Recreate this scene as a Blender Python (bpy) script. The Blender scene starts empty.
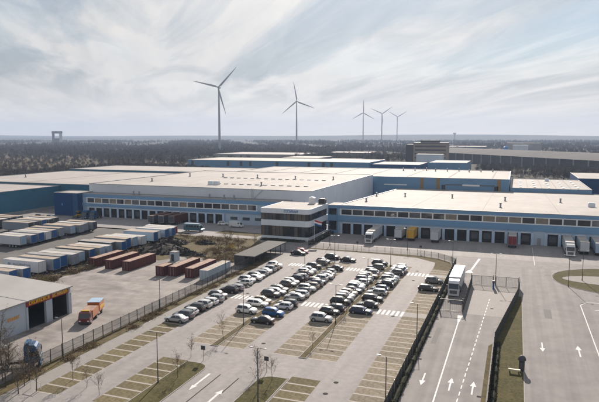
import bpy, math, random
from mathutils import Vector, Matrix
R = math.radians
random.seed(7)
scene = bpy.context.scene
C = scene.collection

# ------------------------------------------------------------------ camera
cam_d = bpy.data.cameras.new('camera'); cam = bpy.data.objects.new('camera', cam_d); C.objects.link(cam)
cam_d.sensor_width = 36.0; cam_d.lens = 35.0; cam_d.clip_start = 0.5; cam_d.clip_end = 60000
cam.location = (0, 0, 36.0)
cam.rotation_euler = (R(90 - 6.42), 0, R(20.4))
scene.camera = cam
scene.render.resolution_x = 1024; scene.render.resolution_y = 687

# ------------------------------------------------------------------ sky, sun, exposure
SUN_EL, SUN_AZ = R(28), R(-10.7)             # azimuth measured from +Y towards +X
sdir = Vector((math.sin(SUN_AZ) * math.cos(SUN_EL), math.cos(SUN_AZ) * math.cos(SUN_EL), math.sin(SUN_EL)))
world = bpy.data.worlds.new('World'); scene.world = world; world.use_nodes = True
wn = world.node_tree; wn.nodes.clear()
def N(t, kind, **kw):
    n = t.nodes.new(kind)
    for k, v in kw.items(): setattr(n, k, v)
    return n
def mth(t, op, a, b=None, c=None):
    n = t.nodes.new('ShaderNodeMath'); n.operation = op
    for i, q in enumerate((a, b, c)):
        if q is None: continue
        if isinstance(q, (int, float)): n.inputs[i].default_value = q
        else: t.links.new(q, n.inputs[i])
    return n.outputs[0]
def ramp(t, fac, stops):
    n = t.nodes.new('ShaderNodeValToRGB'); e = n.color_ramp.elements
    while len(e) < len(stops): e.new(0.5)
    for q, (p, c) in zip(e, stops):
        q.position = p; q.color = (c, c, c, 1) if isinstance(c, (int, float)) else (*c, 1)
    t.links.new(fac, n.inputs[0]); return n.outputs[0]
def mixc(t, fac, a, b, blend='MIX'):
    n = t.nodes.new('ShaderNodeMix'); n.data_type = 'RGBA'; n.blend_type = blend
    for s, q in ((n.inputs['Factor'], fac), (n.inputs['A'], a), (n.inputs['B'], b)):
        pass
    ins = [n.inputs[0], n.inputs[6], n.inputs[7]]
    for s, q in zip(ins, (fac, a, b)):
        if isinstance(q, (int, float)): s.default_value = q
        elif isinstance(q, tuple): s.default_value = (*q, 1)
        else: t.links.new(q, s)
    return n.outputs[2]
sky = N(wn, 'ShaderNodeTexSky', sky_type='NISHITA', sun_disc=False, sun_elevation=SUN_EL, sun_rotation=SUN_AZ)
sky.air_density = 1.0; sky.dust_density = 0.15; sky.ozone_density = 1.0
tc = N(wn, 'ShaderNodeTexCoord'); sep = N(wn, 'ShaderNodeSeparateXYZ'); wn.links.new(tc.outputs['Generated'], sep.inputs[0])
zc = mth(wn, 'MAXIMUM', mth(wn, 'ADD', sep.outputs[2], 0.075), 0.03)
comb = N(wn, 'ShaderNodeCombineXYZ')
wn.links.new(mth(wn, 'DIVIDE', sep.outputs[0], zc), comb.inputs[0]); wn.links.new(mth(wn, 'DIVIDE', sep.outputs[1], zc), comb.inputs[1])
mp = N(wn, 'ShaderNodeMapping'); mp.inputs['Rotation'].default_value = (0, 0, R(-34)); wn.links.new(comb.outputs[0], mp.inputs[0])
def cloud_noise(scale, sx, sy, detail, rough, off, dist=0.6):
    m = N(wn, 'ShaderNodeMapping'); m.inputs['Scale'].default_value = (sx, sy, 1); m.inputs['Location'].default_value = off
    wn.links.new(mp.outputs[0], m.inputs[0])
    n = N(wn, 'ShaderNodeTexNoise'); n.inputs['Scale'].default_value = scale; n.inputs['Detail'].default_value = detail
    n.inputs['Roughness'].default_value = rough; n.inputs['Distortion'].default_value = dist
    wn.links.new(m.outputs[0], n.inputs['Vector']); return n.outputs[0]
VEIL_OFF = (4.3, 1.7, 0); SOFF = (6.6, 1.1, 0)
veil = ramp(wn, cloud_noise(0.42, 1.0, 0.55, 3, 0.5, VEIL_OFF), [(0.36, 0.0), (0.52, 1.0)])
streak = ramp(wn, cloud_noise(1.35, 1.0, 0.24, 8, 0.57, SOFF, 1.3), [(0.39, 0.0), (0.60, 1.0)])
cover0 = mth(wn, 'MINIMUM', mth(wn, 'ADD', mth(wn, 'MULTIPLY', veil, 0.58), mth(wn, 'ADD', mth(wn, 'MULTIPLY', streak, 0.26), 0.14)), 0.97)
# the veil is seen through a longer slant path towards the horizon, so it closes up there
slant = mth(wn, 'MINIMUM', mth(wn, 'MULTIPLY', mth(wn, 'POWER', mth(wn, 'MAXIMUM', sep.outputs[2], 0.0), 1.5), 9.0), 1.0)
cover = mth(wn, 'SUBTRACT', 1.0, mth(wn, 'MULTIPLY', mth(wn, 'SUBTRACT', 1.0, cover0), slant))
# thin cloud glows around the sun (forward scattering)
dot = N(wn, 'ShaderNodeVectorMath', operation='DOT_PRODUCT'); wn.links.new(tc.outputs['Generated'], dot.inputs[0]); dot.inputs[1].default_value = sdir
glow = mth(wn, 'POWER', mth(wn, 'MAXIMUM', dot.outputs['Value'], 0.0), 7.0)
fibre = ramp(wn, cloud_noise(3.4, 1.0, 0.20, 9, 0.62, (7.7, 2.0, 0), 0.9), [(0.34, 0.0), (0.66, 1.0)])
thick = mth(wn, 'ADD', mth(wn, 'MULTIPLY', fibre, 0.27), mth(wn, 'MULTIPLY', streak, 0.73))
# streaks flatten into an even veil along the slant path
flat = mth(wn, 'MINIMUM', mth(wn, 'ADD', mth(wn, 'MULTIPLY', mth(wn, 'MAXIMUM', sep.outputs[2], 0.0), 9.0), 0.12), 1.0)
thick = mth(wn, 'ADD', mth(wn, 'MULTIPLY', mth(wn, 'SUBTRACT', thick, 0.55), flat), 0.55)
tint = mixc(wn, flat, (1.0, 0.905, 0.80), mixc(wn, thick, (0.89, 0.94, 0.99), (1.0, 0.962, 0.918)))
cl_b = mth(wn, 'ADD', mth(wn, 'ADD', mth(wn, 'MULTIPLY', glow, 3.2), 3.4), mth(wn, 'MULTIPLY', thick, 3.6))
cl_b = mth(wn, 'ADD', cl_b, mth(wn, 'MULTIPLY', mth(wn, 'SUBTRACT', 1.0, flat), 4.2))
cvec = N(wn, 'ShaderNodeVectorMath', operation='SCALE'); wn.links.new(tint, cvec.inputs[0]); wn.links.new(cl_b, cvec.inputs['Scale'])
skyc = mixc(wn, cover, sky.outputs[0], cvec.outputs[0])
bg = N(wn, 'ShaderNodeBackground'); bg.inputs['Strength'].default_value = 0.060
wn.links.new(skyc, bg.inputs[0]); wo = N(wn, 'ShaderNodeOutputWorld'); wn.links.new(bg.outputs[0], wo.inputs[0])

sl = bpy.data.lights.new('sun', 'SUN'); sl.energy = 4.2; sl.angle = R(0.9); sl.color = (1.0, 0.89, 0.78)
so = bpy.data.objects.new('sun', sl); C.objects.link(so)
so.rotation_euler = sdir.to_track_quat('Z', 'Y').to_euler(); so.location = (0, 0, 300)
vs = scene.view_settings; vs.view_transform = 'Standard'; vs.look = 'None'; vs.exposure = 0.82; vs.gamma = 1.0; vs.use_curve_mapping = False

# ------------------------------------------------------------------ mesh helpers
class MB:
    def __init__(s): s.v = []; s.f = []
    def add(s, vs, fs):
        b = len(s.v); s.v += [tuple(q) for q in vs]; s.f += [tuple(i + b for i in f) for f in fs]; return s
    def box(s, x0, y0, z0, x1, y1, z1, cap=True):
        f = [(0, 4, 5, 1), (1, 5, 6, 2), (2, 6, 7, 3), (3, 7, 4, 0)]
        if cap: f += [(3, 2, 1, 0)[::-1] and (0, 1, 2, 3)[::-1], (4, 7, 6, 5)[::-1]]
        f = [(0, 1, 5, 4), (1, 2, 6, 5), (2, 3, 7, 6), (3, 0, 4, 7)] + ([(3, 2, 1, 0), (4, 5, 6, 7)] if cap else [])
        return s.add([(x0, y0, z0), (x1, y0, z0), (x1, y1, z0), (x0, y1, z0), (x0, y0, z1), (x1, y0, z1), (x1, y1, z1), (x0, y1, z1)], f)
    def quad(s, a, b, c, d): return s.add([a, b, c, d], [(0, 1, 2, 3)])
    def poly(s, pts, z):
        return s.add([(x, y, z) for x, y in pts], [tuple(range(len(pts)))])
    def prism(s, pts, z0, z1):
        n = len(pts); vs = [(x, y, z0) for x, y in pts] + [(x, y, z1) for x, y in pts]
        return s.add(vs, [tuple(range(n, 2 * n)), tuple(range(n))[::-1]] + [(i, (i + 1) % n, n + (i + 1) % n, n + i) for i in range(n)])
    def cyl(s, p, q, r0, r1=None, n=10, cap=True):
        r1 = r0 if r1 is None else r1
        p, q = Vector(p), Vector(q); d = (q - p).normalized()
        u = d.cross(Vector((0, 0, 1)) if abs(d.z) < 0.95 else Vector((1, 0, 0))).normalized(); w = d.cross(u)
        vs = []
        for c, r in ((p, r0), (q, r1)):
            for i in range(n):
                a = 2 * math.pi * i / n; vs.append(c + u * (r * math.cos(a)) + w * (r * math.sin(a)))
        f = [(i, (i + 1) % n, n + (i + 1) % n, n + i) for i in range(n)]
        if cap: f += [tuple(range(n))[::-1], tuple(range(n, 2 * n))]
        return s.add(vs, f)
    def rings(s, rs, close=True, caps=True):
        n = len(rs[0]); vs = [p for r in rs for p in r]; f = []
        for k in range(len(rs) - 1):
            for i in range(n if close else n - 1):
                j = (i + 1) % n; f.append((k * n + i, k * n + j, (k + 1) * n + j, (k + 1) * n + i))
        if caps: f += [tuple(range(n))[::-1], tuple(range((len(rs) - 1) * n, len(rs) * n))]
        return s.add(vs, f)
    def mesh(s, name, smooth=None):
        m = bpy.data.meshes.new(name); m.from_pydata(s.v, [], s.f); m.materials.append(None); m.update()
        import bmesh
        b = bmesh.new(); b.from_mesh(m); bmesh.ops.recalc_face_normals(b, faces=b.faces); b.to_mesh(m); b.free()
        if smooth is not None:
            m.polygons.foreach_set('use_smooth', [True] * len(m.polygons)); m.set_sharp_from_angle(angle=R(smooth))
        return m
CACHE = {}
def cached(key, fn, smooth=None):
    if key not in CACHE: CACHE[key] = fn().mesh(str(key), smooth)
    return CACHE[key]
def obj(name, mesh, mat, parent=None, loc=(0, 0, 0), rz=0.0, label=None, cat=None, group=None, kind=None, smooth=None):
    if isinstance(mesh, MB): mesh = mesh.mesh(name, smooth)
    o = bpy.data.objects.new(name, mesh); C.objects.link(o)
    o.location = loc
    if rz: o.rotation_euler = (0, 0, rz)
    if mat is not None:
        o.material_slots[0].link = 'OBJECT'; o.material_slots[0].material = mat
    if parent is not None: o.parent = parent
    tag(o, label, cat, group, kind); return o
def tag(o, label=None, cat=None, group=None, kind=None):
    if label: o['label'] = label
    if cat: o['category'] = cat
    if group: o['group'] = group
    if kind: o['kind'] = kind
    return o
def thing(name, label, cat, loc=(0, 0, 0), rz=0.0, group=None):
    o = bpy.data.objects.new(name, None); C.objects.link(o); o.empty_display_size = 0.3
    o.location = loc; o.rotation_euler = (0, 0, rz); return tag(o, label, cat, group)
ORD = ['first', 'second', 'third', 'fourth', 'fifth', 'sixth', 'seventh', 'eighth', 'ninth', 'tenth', 'eleventh', 'twelfth', 'thirteenth', 'fourteenth', 'fifteenth',
       'sixteenth', 'seventeenth', 'eighteenth', 'nineteenth', 'twentieth', 'twenty-first', 'twenty-second', 'twenty-third', 'twenty-fourth', 'twenty-fifth']
def bx(*a): return MB().box(*a)

# ------------------------------------------------------------------ materials
def mat(name, col, rough=0.7, var=0.12, scale=1.0, bump=0.0, metal=0.0, spec=0.5, col2=None, stains=None, coat=0.0, detail=6, stretch=None, obj_rand=0.0, tracks=None, lines=None):
    m = bpy.data.materials.new(name); m.use_nodes = True; t = m.node_tree; p = t.nodes['Principled BSDF']
    p.inputs['Roughness'].default_value = rough; p.inputs['Metallic'].default_value = metal
    p.inputs['Specular IOR Level'].default_value = spec
    if coat: p.inputs['Coat Weight'].default_value = coat; p.inputs['Coat Roughness'].default_value = 0.05
    tcn = t.nodes.new('ShaderNodeTexCoord'); src = tcn.outputs['Object']
    if stretch:
        mpn = t.nodes.new('ShaderNodeMapping'); mpn.inputs['Scale'].default_value = stretch; t.links.new(src, mpn.inputs[0]); src = mpn.outputs[0]
    nz = t.nodes.new('ShaderNodeTexNoise'); nz.inputs['Scale'].default_value = scale; nz.inputs['Detail'].default_value = detail; nz.inputs['Roughness'].default_value = 0.62
    t.links.new(src, nz.inputs['Vector'])
    a = tuple(max(0, c * (1 - var)) for c in col); b = tuple(c * (1 + var) for c in (col2 or col))
    out = mixc(t, ramp(t, nz.outputs[0], [(0.3, 0.0), (0.7, 1.0)]), a, b)
    if stains:
        sc, amt, scol = stains
        n2 = t.nodes.new('ShaderNodeTexNoise'); n2.inputs['Scale'].default_value = sc; n2.inputs['Detail'].default_value = 5; n2.inputs['Distortion'].default_value = 0.8
        t.links.new(src, n2.inputs['Vector'])
        out = mixc(t, mth(t, 'MULTIPLY', ramp(t, n2.outputs[0], [(0.48, 0.0), (0.68, 1.0)]), amt), out, scol)
    for q in (tracks or ()):
        sx, sy, amt = q; mq = t.nodes.new('ShaderNodeMapping'); mq.inputs['Scale'].default_value = (sx, sy, 1); t.links.new(tcn.outputs['Object'], mq.inputs[0])
        n3 = t.nodes.new('ShaderNodeTexNoise'); n3.inputs['Scale'].default_value = 1.0; n3.inputs['Detail'].default_value = 3; t.links.new(mq.outputs[0], n3.inputs['Vector'])
        out = mixc(t, 1.0, out, ramp(t, n3.outputs[0], [(0.36, 1 - amt), (0.62, 1 + amt)]), 'MULTIPLY')
    if lines:
        bw, bh, lw, amt = lines; br = t.nodes.new('ShaderNodeTexBrick'); t.links.new(tcn.outputs['Object'], br.inputs['Vector'])
        br.inputs['Scale'].default_value = 1.0; br.inputs['Brick Width'].default_value = bw; br.inputs['Row Height'].default_value = bh; br.inputs['Mortar Size'].default_value = lw; br.inputs['Mortar Smooth'].default_value = 0.3
        br.inputs['Color1'].default_value = (1, 1, 1, 1); br.inputs['Color2'].default_value = (.95, .95, .95, 1); br.inputs['Mortar'].default_value = (1 - amt,) * 3 + (1,)
        out = mixc(t, 1.0, out, br.outputs[0], 'MULTIPLY')
    if obj_rand:
        oi = t.nodes.new('ShaderNodeObjectInfo')
        hs = t.nodes.new('ShaderNodeHueSaturation'); t.links.new(out, hs.inputs['Color'])
        t.links.new(mth(t, 'ADD', mth(t, 'MULTIPLY', oi.outputs['Random'], obj_rand), 1 - obj_rand / 2), hs.inputs['Value']); out = hs.outputs[0]
    t.links.new(out, p.inputs['Base Color'])
    if bump:
        bn = t.nodes.new('ShaderNodeBump'); bn.inputs['Strength'].default_value = bump; bn.inputs['Distance'].default_value = 0.05
        t.links.new(nz.outputs[0], bn.inputs['Height']); t.links.new(bn.outputs[0], p.inputs['Normal'])
    return m
def clad(name, col, pitch=0.3, axis=0, rough=0.45, depth=0.5, var=0.08):
    """profiled sheet cladding: fine relief only"""
    m = mat(name, col, rough, var, 0.12); t = m.node_tree; p = t.nodes['Principled BSDF']
    tcn = t.nodes.new('ShaderNodeTexCoord'); w = t.nodes.new('ShaderNodeTexWave'); w.bands_direction = 'XYZ'[axis]; w.inputs['Scale'].default_value = 0.314 / pitch
    t.links.new(tcn.outputs['Object'], w.inputs[0]); b = t.nodes.new('ShaderNodeBump'); b.inputs['Strength'].default_value = depth; b.inputs['Distance'].default_value = 0.03
    t.links.new(w.outputs['Fac'], b.inputs['Height']); t.links.new(b.outputs[0], p.inputs['Normal']); return m
def paint(name, col): return mat(name, col, 0.32, 0.03, 3, 0, 0.25, 0.5, coat=0.7)

M = {}
M['land'] = mat('land', (0.042, 0.038, 0.03), 0.95, 0.25, 0.02, 0.2, stains=(0.004, 0.7, (0.07, 0.06, 0.042)), spec=0.1)
M['meadow'] = mat('meadow', (0.10, 0.078, 0.05), 0.95, 0.3, 0.02, 0.2, stains=(0.012, 0.8, (0.085, 0.075, 0.045)), spec=0.1)
M['asphalt'] = mat('asphalt', (0.215, 0.20, 0.194), 0.85, 0.10, 0.6, 0.15, stains=(0.06, 0.45, (0.25, 0.232, 0.225)), spec=0.25, tracks=[(0.5, 0.5, 0.08)])
M['yard'] = mat('yard_concrete', (0.26, 0.237, 0.222), 0.85, 0.12, 0.5, 0.15, stains=(0.11, 0.75, (0.125, 0.115, 0.108)), spec=0.25, tracks=[(0.06, 0.35, 0.12), (0.4, 0.4, 0.10)], lines=(6.0, 6.0, 0.04, 0.25))
M['yard_dark'] = mat('yard_asphalt', (0.10, 0.095, 0.09), 0.85, 0.14, 0.5, 0.15, stains=(0.08, 0.6, (0.15, 0.14, 0.13)), spec=0.25)
M['lot'] = mat('block_paving', (0.262, 0.243, 0.236), 0.82, 0.07, 1.4, 0.15, stains=(0.09, 0.35, (0.20, 0.186, 0.181)), spec=0.25, tracks=[(0.55, 0.03, 0.07), (0.9, 0.9, 0.06)])
M['road'] = mat('road_asphalt', (0.205, 0.191, 0.187), 0.85, 0.07, 0.9, 0.12, stains=(0.07, 0.5, (0.25, 0.231, 0.224)), spec=0.25, tracks=[(0.8, 0.02, 0.10), (0.3, 0.25, 0.08)])
M['light_paving'] = mat('light_paving', (0.265, 0.245, 0.23), 0.82, 0.08, 1.2, 0.1, spec=0.25, stretch=(3, .3, 1))
M['path'] = mat('path_concrete', (0.25, 0.235, 0.22), 0.85, 0.08, 1.0, 0.1, spec=0.25)
M['stall'] = mat('grass_paver', (0.235, 0.20, 0.152), 0.95, 0.34, 2.2, 0.5, stains=(0.5, 0.75, (0.34, 0.30, 0.245)), spec=0.1, obj_rand=0.25)
M['stall_green'] = mat('grass_paver_green', (0.145, 0.122, 0.072), 0.95, 0.35, 2.0, 0.5, stains=(0.5, 0.5, (0.22, 0.185, 0.12)), spec=0.1, obj_rand=0.3)
M['stall_line'] = mat('stall_line', (0.33, 0.298, 0.265), 0.85, 0.12, 2)
M['kerb'] = mat('kerb', (0.29, 0.27, 0.25), 0.85, 0.1, 2)
M['marking'] = mat('road_paint', (0.60, 0.585, 0.565), 0.7, 0.15, 2.5, stains=(2.0, 0.6, (0.34, 0.32, 0.31)))
M['joint'] = mat('dark_joint', (0.055, 0.052, 0.05), 0.95, spec=0.05)
M['grass'] = mat('grass', (0.075, 0.067, 0.028), 0.95, 0.45, 2.2, 0.9, stains=(0.35, 0.6, (0.12, 0.10, 0.045)), spec=0.1)
M['blade'] = mat('grass_blade', (0.085, 0.075, 0.03), 0.9, 0.4, 0.4, spec=0.1)
M['verge'] = mat('dry_verge', (0.115, 0.092, 0.048), 0.95, 0.35, 0.9, 0.6, stains=(0.3, 0.6, (0.065, 0.058, 0.028)), spec=0.1)
M['roof'] = mat('roof_membrane', (0.36, 0.333, 0.312), 0.8, 0.08, 0.15, 0, stains=(0.035, 0.8, (0.30, 0.275, 0.256)), spec=0.3, tracks=[(0.25, 0.02, 0.05)], lines=(26.0, 3.0, 0.05, 0.16))
M['roof_grey'] = mat('roof_grey', (0.30, 0.29, 0.28), 0.75, 0.08, 0.2, 0, stains=(0.06, 0.5, (0.25, 0.24, 0.23)))
M['roof_brown'] = mat('roof_brown', (0.40, 0.36, 0.31), 0.8, 0.1, 0.1)
M['seam'] = mat('roof_seam', (0.16, 0.155, 0.15), 0.8)
M['blue'] = clad('blue_cladding', (0.155, 0.305, 0.485), 0.33, 0, 0.6)
M['blue_mid'] = clad('pale_blue_cladding', (0.36, 0.475, 0.60), 0.33, 0)
M['blue_deep'] = clad('deep_blue_cladding', (0.02, 0.085, 0.20), 0.33, 0)
M['navy'] = clad('navy_cladding', (0.002, 0.047, 0.155), 0.33, 0, 0.75)
M['teal'] = clad('teal_cladding', (0.028, 0.135, 0.215), 0.4, 1, 0.7)
for _k in ('navy', 'teal', 'blue_deep'): M[_k].node_tree.nodes['Principled BSDF'].inputs['Specular IOR Level'].default_value = 0.15
M['blue_far'] = clad('blue_cladding_far', (0.125, 0.255, 0.41), 1.0, 0)
M['white_wall'] = clad('white_cladding', (0.62, 0.65, 0.69), 0.5, 0, 0.5)
M['lower_wall'] = clad('grey_blue_cladding', (0.42, 0.50, 0.60), 0.4, 2)
M['white'] = mat('white_paint', (0.78, 0.78, 0.77), 0.5, 0.04, 0.5)
M['white_panel'] = mat('white_panel', (0.70, 0.75, 0.80), 0.45, 0.05, 0.6)
M['pillar'] = mat('pale_blue_pillar', (0.45, 0.56, 0.70), 0.5, 0.06, 0.6)
M['grey'] = mat('grey_metal', (0.30, 0.31, 0.32), 0.5, 0.1, 1, metal=0.3)
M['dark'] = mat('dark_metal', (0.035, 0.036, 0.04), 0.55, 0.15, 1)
M['pole'] = mat('pole_metal', (0.10, 0.10, 0.105), 0.5, 0.1, 1, metal=0.5)
M['fence'] = mat('fence_metal', (0.055, 0.058, 0.06), 0.5, 0.1, 1, metal=0.3)
M['galv'] = mat('galvanised_post', (0.30, 0.30, 0.30), 0.5, 0.1, 1, metal=0.5)
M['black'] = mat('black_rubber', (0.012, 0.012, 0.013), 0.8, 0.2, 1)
M['door'] = mat('dock_door', (0.075, 0.082, 0.092), 0.6, 0.25, 0.8, stretch=(1, 1, 6))
M['glass'] = mat('dark_glass', (0.02, 0.024, 0.03), 0.08, 0.2, 0.3, spec=0.7)
M['glass2'] = mat('grey_glass', (0.06, 0.07, 0.08), 0.12, 0.3, 0.3, spec=0.7)
M['blind'] = mat('brown_blind', (0.11, 0.088, 0.07), 0.35, 0.25, 0.7, spec=0.6)
M['window_tan'] = mat('tan_window', (0.22, 0.18, 0.14), 0.4, 0.3, 0.4)
M['car_glass'] = mat('car_glass', (0.015, 0.018, 0.022), 0.06, 0.1, 1, spec=0.8)
M['tyre'] = mat('tyre', (0.018, 0.018, 0.018), 0.85)
M['rim'] = mat('rim', (0.42, 0.42, 0.43), 0.35, 0.1, 3, metal=0.8)
M['headlight'] = mat('headlight', (0.75, 0.77, 0.80), 0.15, 0.05, 3, spec=0.8)
M['taillight'] = mat('taillight', (0.35, 0.012, 0.01), 0.2, 0.1, 3, spec=0.7)
M['red'] = clad('rust_red_container', (0.075, 0.009, 0.008), 0.3, 0, 0.6, 0.2, 0.3)
M['red_top'] = mat('sunlit_red_top', (0.27, 0.165, 0.12), 0.85, 0.25, 0.8, stains=(0.5, 0.6, (0.40, 0.30, 0.23)))  # paler tan than the sides: sunlight on the tops put into the colour
M['cont_grey'] = mat('grey_container', (0.36, 0.42, 0.48), 0.6, 0.1, 0.6)
M['tr_white'] = mat('trailer_white', (0.55, 0.57, 0.60), 0.45, 0.06, 0.5, stains=(0.4, 0.3, (0.45, 0.44, 0.42)))
M['tr_grey'] = mat('trailer_grey', (0.22, 0.25, 0.30), 0.5, 0.1, 0.5, stains=(0.4, 0.4, (0.22, 0.24, 0.28)))
M['tr_blue'] = mat('trailer_blue', (0.012, 0.09, 0.27), 0.45, 0.12, 0.6)
M['tr_pale'] = mat('trailer_pale_blue', (0.30, 0.41, 0.53), 0.45, 0.1, 0.6)
M['tr_dark'] = mat('trailer_dark', (0.06, 0.065, 0.075), 0.5, 0.2, 0.6)
M['tr_red'] = mat('trailer_red', (0.19, 0.018, 0.018), 0.5, 0.1, 0.6)
M['tr_yellow'] = mat('trailer_yellow', (0.62, 0.34, 0.02), 0.5, 0.1, 0.6)
M['roof_tan'] = mat('trailer_roof_tan', (0.34, 0.275, 0.215), 0.8, 0.2, 0.5, stains=(0.4, 0.7, (0.22, 0.17, 0.13)))
M['roof_white'] = mat('trailer_roof_white', (0.42, 0.40, 0.375), 0.8, 0.12, 0.5, stains=(0.4, 0.6, (0.30, 0.275, 0.25)))
M['roof_gy'] = mat('trailer_roof_grey', (0.26, 0.25, 0.24), 0.8, 0.15, 0.5, stains=(0.4, 0.6, (0.18, 0.165, 0.15)))
M['maroon'] = mat('maroon_sign', (0.26, 0.022, 0.024), 0.5, 0.08, 1)
M['yellow'] = mat('yellow_lettering', (0.75, 0.45, 0.03), 0.5, 0.08, 1)
M['orange_sign'] = mat('amber_lettering', (0.60, 0.27, 0.02), 0.5, 0.08, 1)
M['shed_white'] = clad('shed_cladding', (0.42, 0.47, 0.53), 0.4, 1, 0.5)
M['bark'] = mat('bark', (0.085, 0.068, 0.052), 0.9, 0.3, 2)
M['twig'] = mat('twig', (0.105, 0.082, 0.06), 0.9, 0.35, 0.3, obj_rand=0.4)
M['twig_far'] = mat('wood_twig', (0.10, 0.09, 0.083), 0.95, 0.35, 0.2, spec=0.05, obj_rand=0.6)
M['twig_tan'] = mat('wood_twig_tan', (0.21, 0.165, 0.11), 0.95, 0.35, 0.2, spec=0.05, obj_rand=0.5)
M['evergreen'] = mat('evergreen', (0.035, 0.045, 0.028), 0.9, 0.4, 0.3, spec=0.1, obj_rand=0.5)
M['hedge'] = mat('hedge_leaf', (0.028, 0.030, 0.018), 0.9, 0.4, 0.8, spec=0.1)
M['yellow_leaf'] = mat('forsythia', (0.45, 0.30, 0.02), 0.8, 0.3, 0.8)
M['dry_leaf'] = mat('dry_leaf', (0.20, 0.14, 0.07), 0.9, 0.35, 0.8)
M['scrap'] = mat('scrap', (0.014, 0.013, 0.013), 0.9, 0.5, 0.8, col2=(0.035, 0.03, 0.027), spec=0.15)
M['pallet'] = mat('weathered_pallet', (0.11, 0.085, 0.062), 0.9, 0.4, 0.8)
M['turbine'] = mat('turbine_white', (0.36, 0.37, 0.39), 0.45, 0.03, 0.1)
M['concrete'] = mat('tower_concrete', (0.50, 0.50, 0.50), 0.8, 0.1, 0.05)
M['slab'] = mat('brown_facade', (0.29, 0.235, 0.19), 0.8, 0.12, 0.1)
M['slab_dark'] = mat('dark_facade', (0.06, 0.062, 0.07), 0.7, 0.2, 0.1)
M['bright_blue'] = mat('bright_blue', (0.03, 0.22, 0.55), 0.5)
M['flag_red'] = mat('flag_red', (0.45, 0.02, 0.02), 0.7); M['flag_blue'] = mat('flag_blue', (0.01, 0.09, 0.30), 0.7)
M['cream'] = mat('cream_board', (0.60, 0.52, 0.38), 0.6)
M['teal_paint'] = paint('teal_paint', (0.015, 0.085, 0.13)); M['amber'] = paint('amber_paint', (0.55, 0.16, 0.03))
M['darkred_paint'] = paint('dark_red_paint', (0.16, 0.018, 0.014)); M['truck_blue'] = mat('truck_blue', (0.012, 0.075, 0.17), 0.55, 0.1, 1, spec=0.3)
M['truck_white'] = paint('truck_white', (0.68, 0.69, 0.70))
M['safety_yellow'] = paint('loader_yellow', (0.60, 0.36, 0.01))
CARCOL = dict(white=(0.72, 0.72, 0.71), silver=(0.40, 0.41, 0.42), grey=(0.16, 0.165, 0.17), charcoal=(0.05, 0.052, 0.055), black=(0.012, 0.012, 0.014),
              navy=(0.012, 0.025, 0.07), blue=(0.015, 0.10, 0.30), beige=(0.36, 0.30, 0.23), red=(0.30, 0.015, 0.015), brown=(0.09, 0.06, 0.045))
for k, c in CARCOL.items(): M['car_' + k] = paint('car_' + k, c)

# ------------------------------------------------------------------ ground
def sheet(name, pts, z, m, parent=None, kind='structure'):
    return obj(name, MB().poly(pts, z), m, parent, kind=kind)
def rect(x0, y0, x1, y1): return [(x0, y0), (x1, y0), (x1, y1), (x0, y1)]
def grid_ground():
    b = MB(); xs = [-6500, -3000, -1500, -700, -300, 0, 300, 700, 1500, 3000, 6500]; ys = [-2500, -800, 0, 200, 400, 700, 1000, 1500, 2200, 3200, 4500, 6500]
    for y in ys:
        for x in xs: b.v.append((x, y, 0))
    n = len(xs)
    for j in range(len(ys) - 1):
        for i in range(n - 1): b.f.append((j * n + i, j * n + i + 1, (j + 1) * n + i + 1, (j + 1) * n + i))
    return b
obj('ground', grid_ground(), M['land'], kind='structure')
sheet('logistics_yard', rect(-330, 30, 110, 330), 0.012, M['asphalt'])
sheet('scrap_yard_paving', [(-112, 60), (-69, 60), (-69, 142), (-90, 150), (-112, 142)], 0.018, M['yard'])
sheet('trailer_yard_paving', rect(-215, 95, -112, 186), 0.018, M['yard_dark'])
sheet('dock_apron', rect(-62, 178, 105, 204.9), 0.018, M['lot'])
sheet('dock_road', rect(-190, 184, -86, 210.9), 0.018, M['lot'])
lot = sheet('parking_lot', [(-63.3, 40), (-13.9, 40), (-13.9, 168), (-20, 172), (-63.3, 176)], 0.024, M['lot'])
sheet('footpath', rect(-66.0, 40, -63.3, 170), 0.030, M['path'])
road = sheet('access_road', rect(-13.9, 40, -2.9, 168), 0.022, M['road'])
sheet('gate_paving', [(-9.0, 119.5), (-0.6, 119.5), (1.9, 144), (-9.0, 144)], 0.028, M['light_paving'])
truck_road = sheet('truck_road', rect(2.4, 40, 105, 168), 0.022, M['road'])
def at(brg, dist):
    """ground point at a bearing (degrees right of +Y) and distance"""
    return (dist * math.sin(R(brg)), dist * math.cos(R(brg)))
MEADOW_ = [at(-52, 560), at(-44, 590), at(-40, 640), at(-39, 900), at(-42, 1150), at(-50, 1200), at(-56, 800)]
sheet('meadow', MEADOW_, 0.02, M['meadow'])
sheet('meadow', [at(-37, 640), at(-30, 620), at(-30, 820), at(-36, 900)], 0.02, M['meadow'])
sheet('field', [(-1500, 1500), (-1000, 1400), (-900, 1650), (-1500, 1800)], 0.02, M['meadow'])
sheet('field', [(500, 1500), (1300, 1300), (1500, 1700), (600, 1900)], 0.02, M['meadow'])
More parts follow.
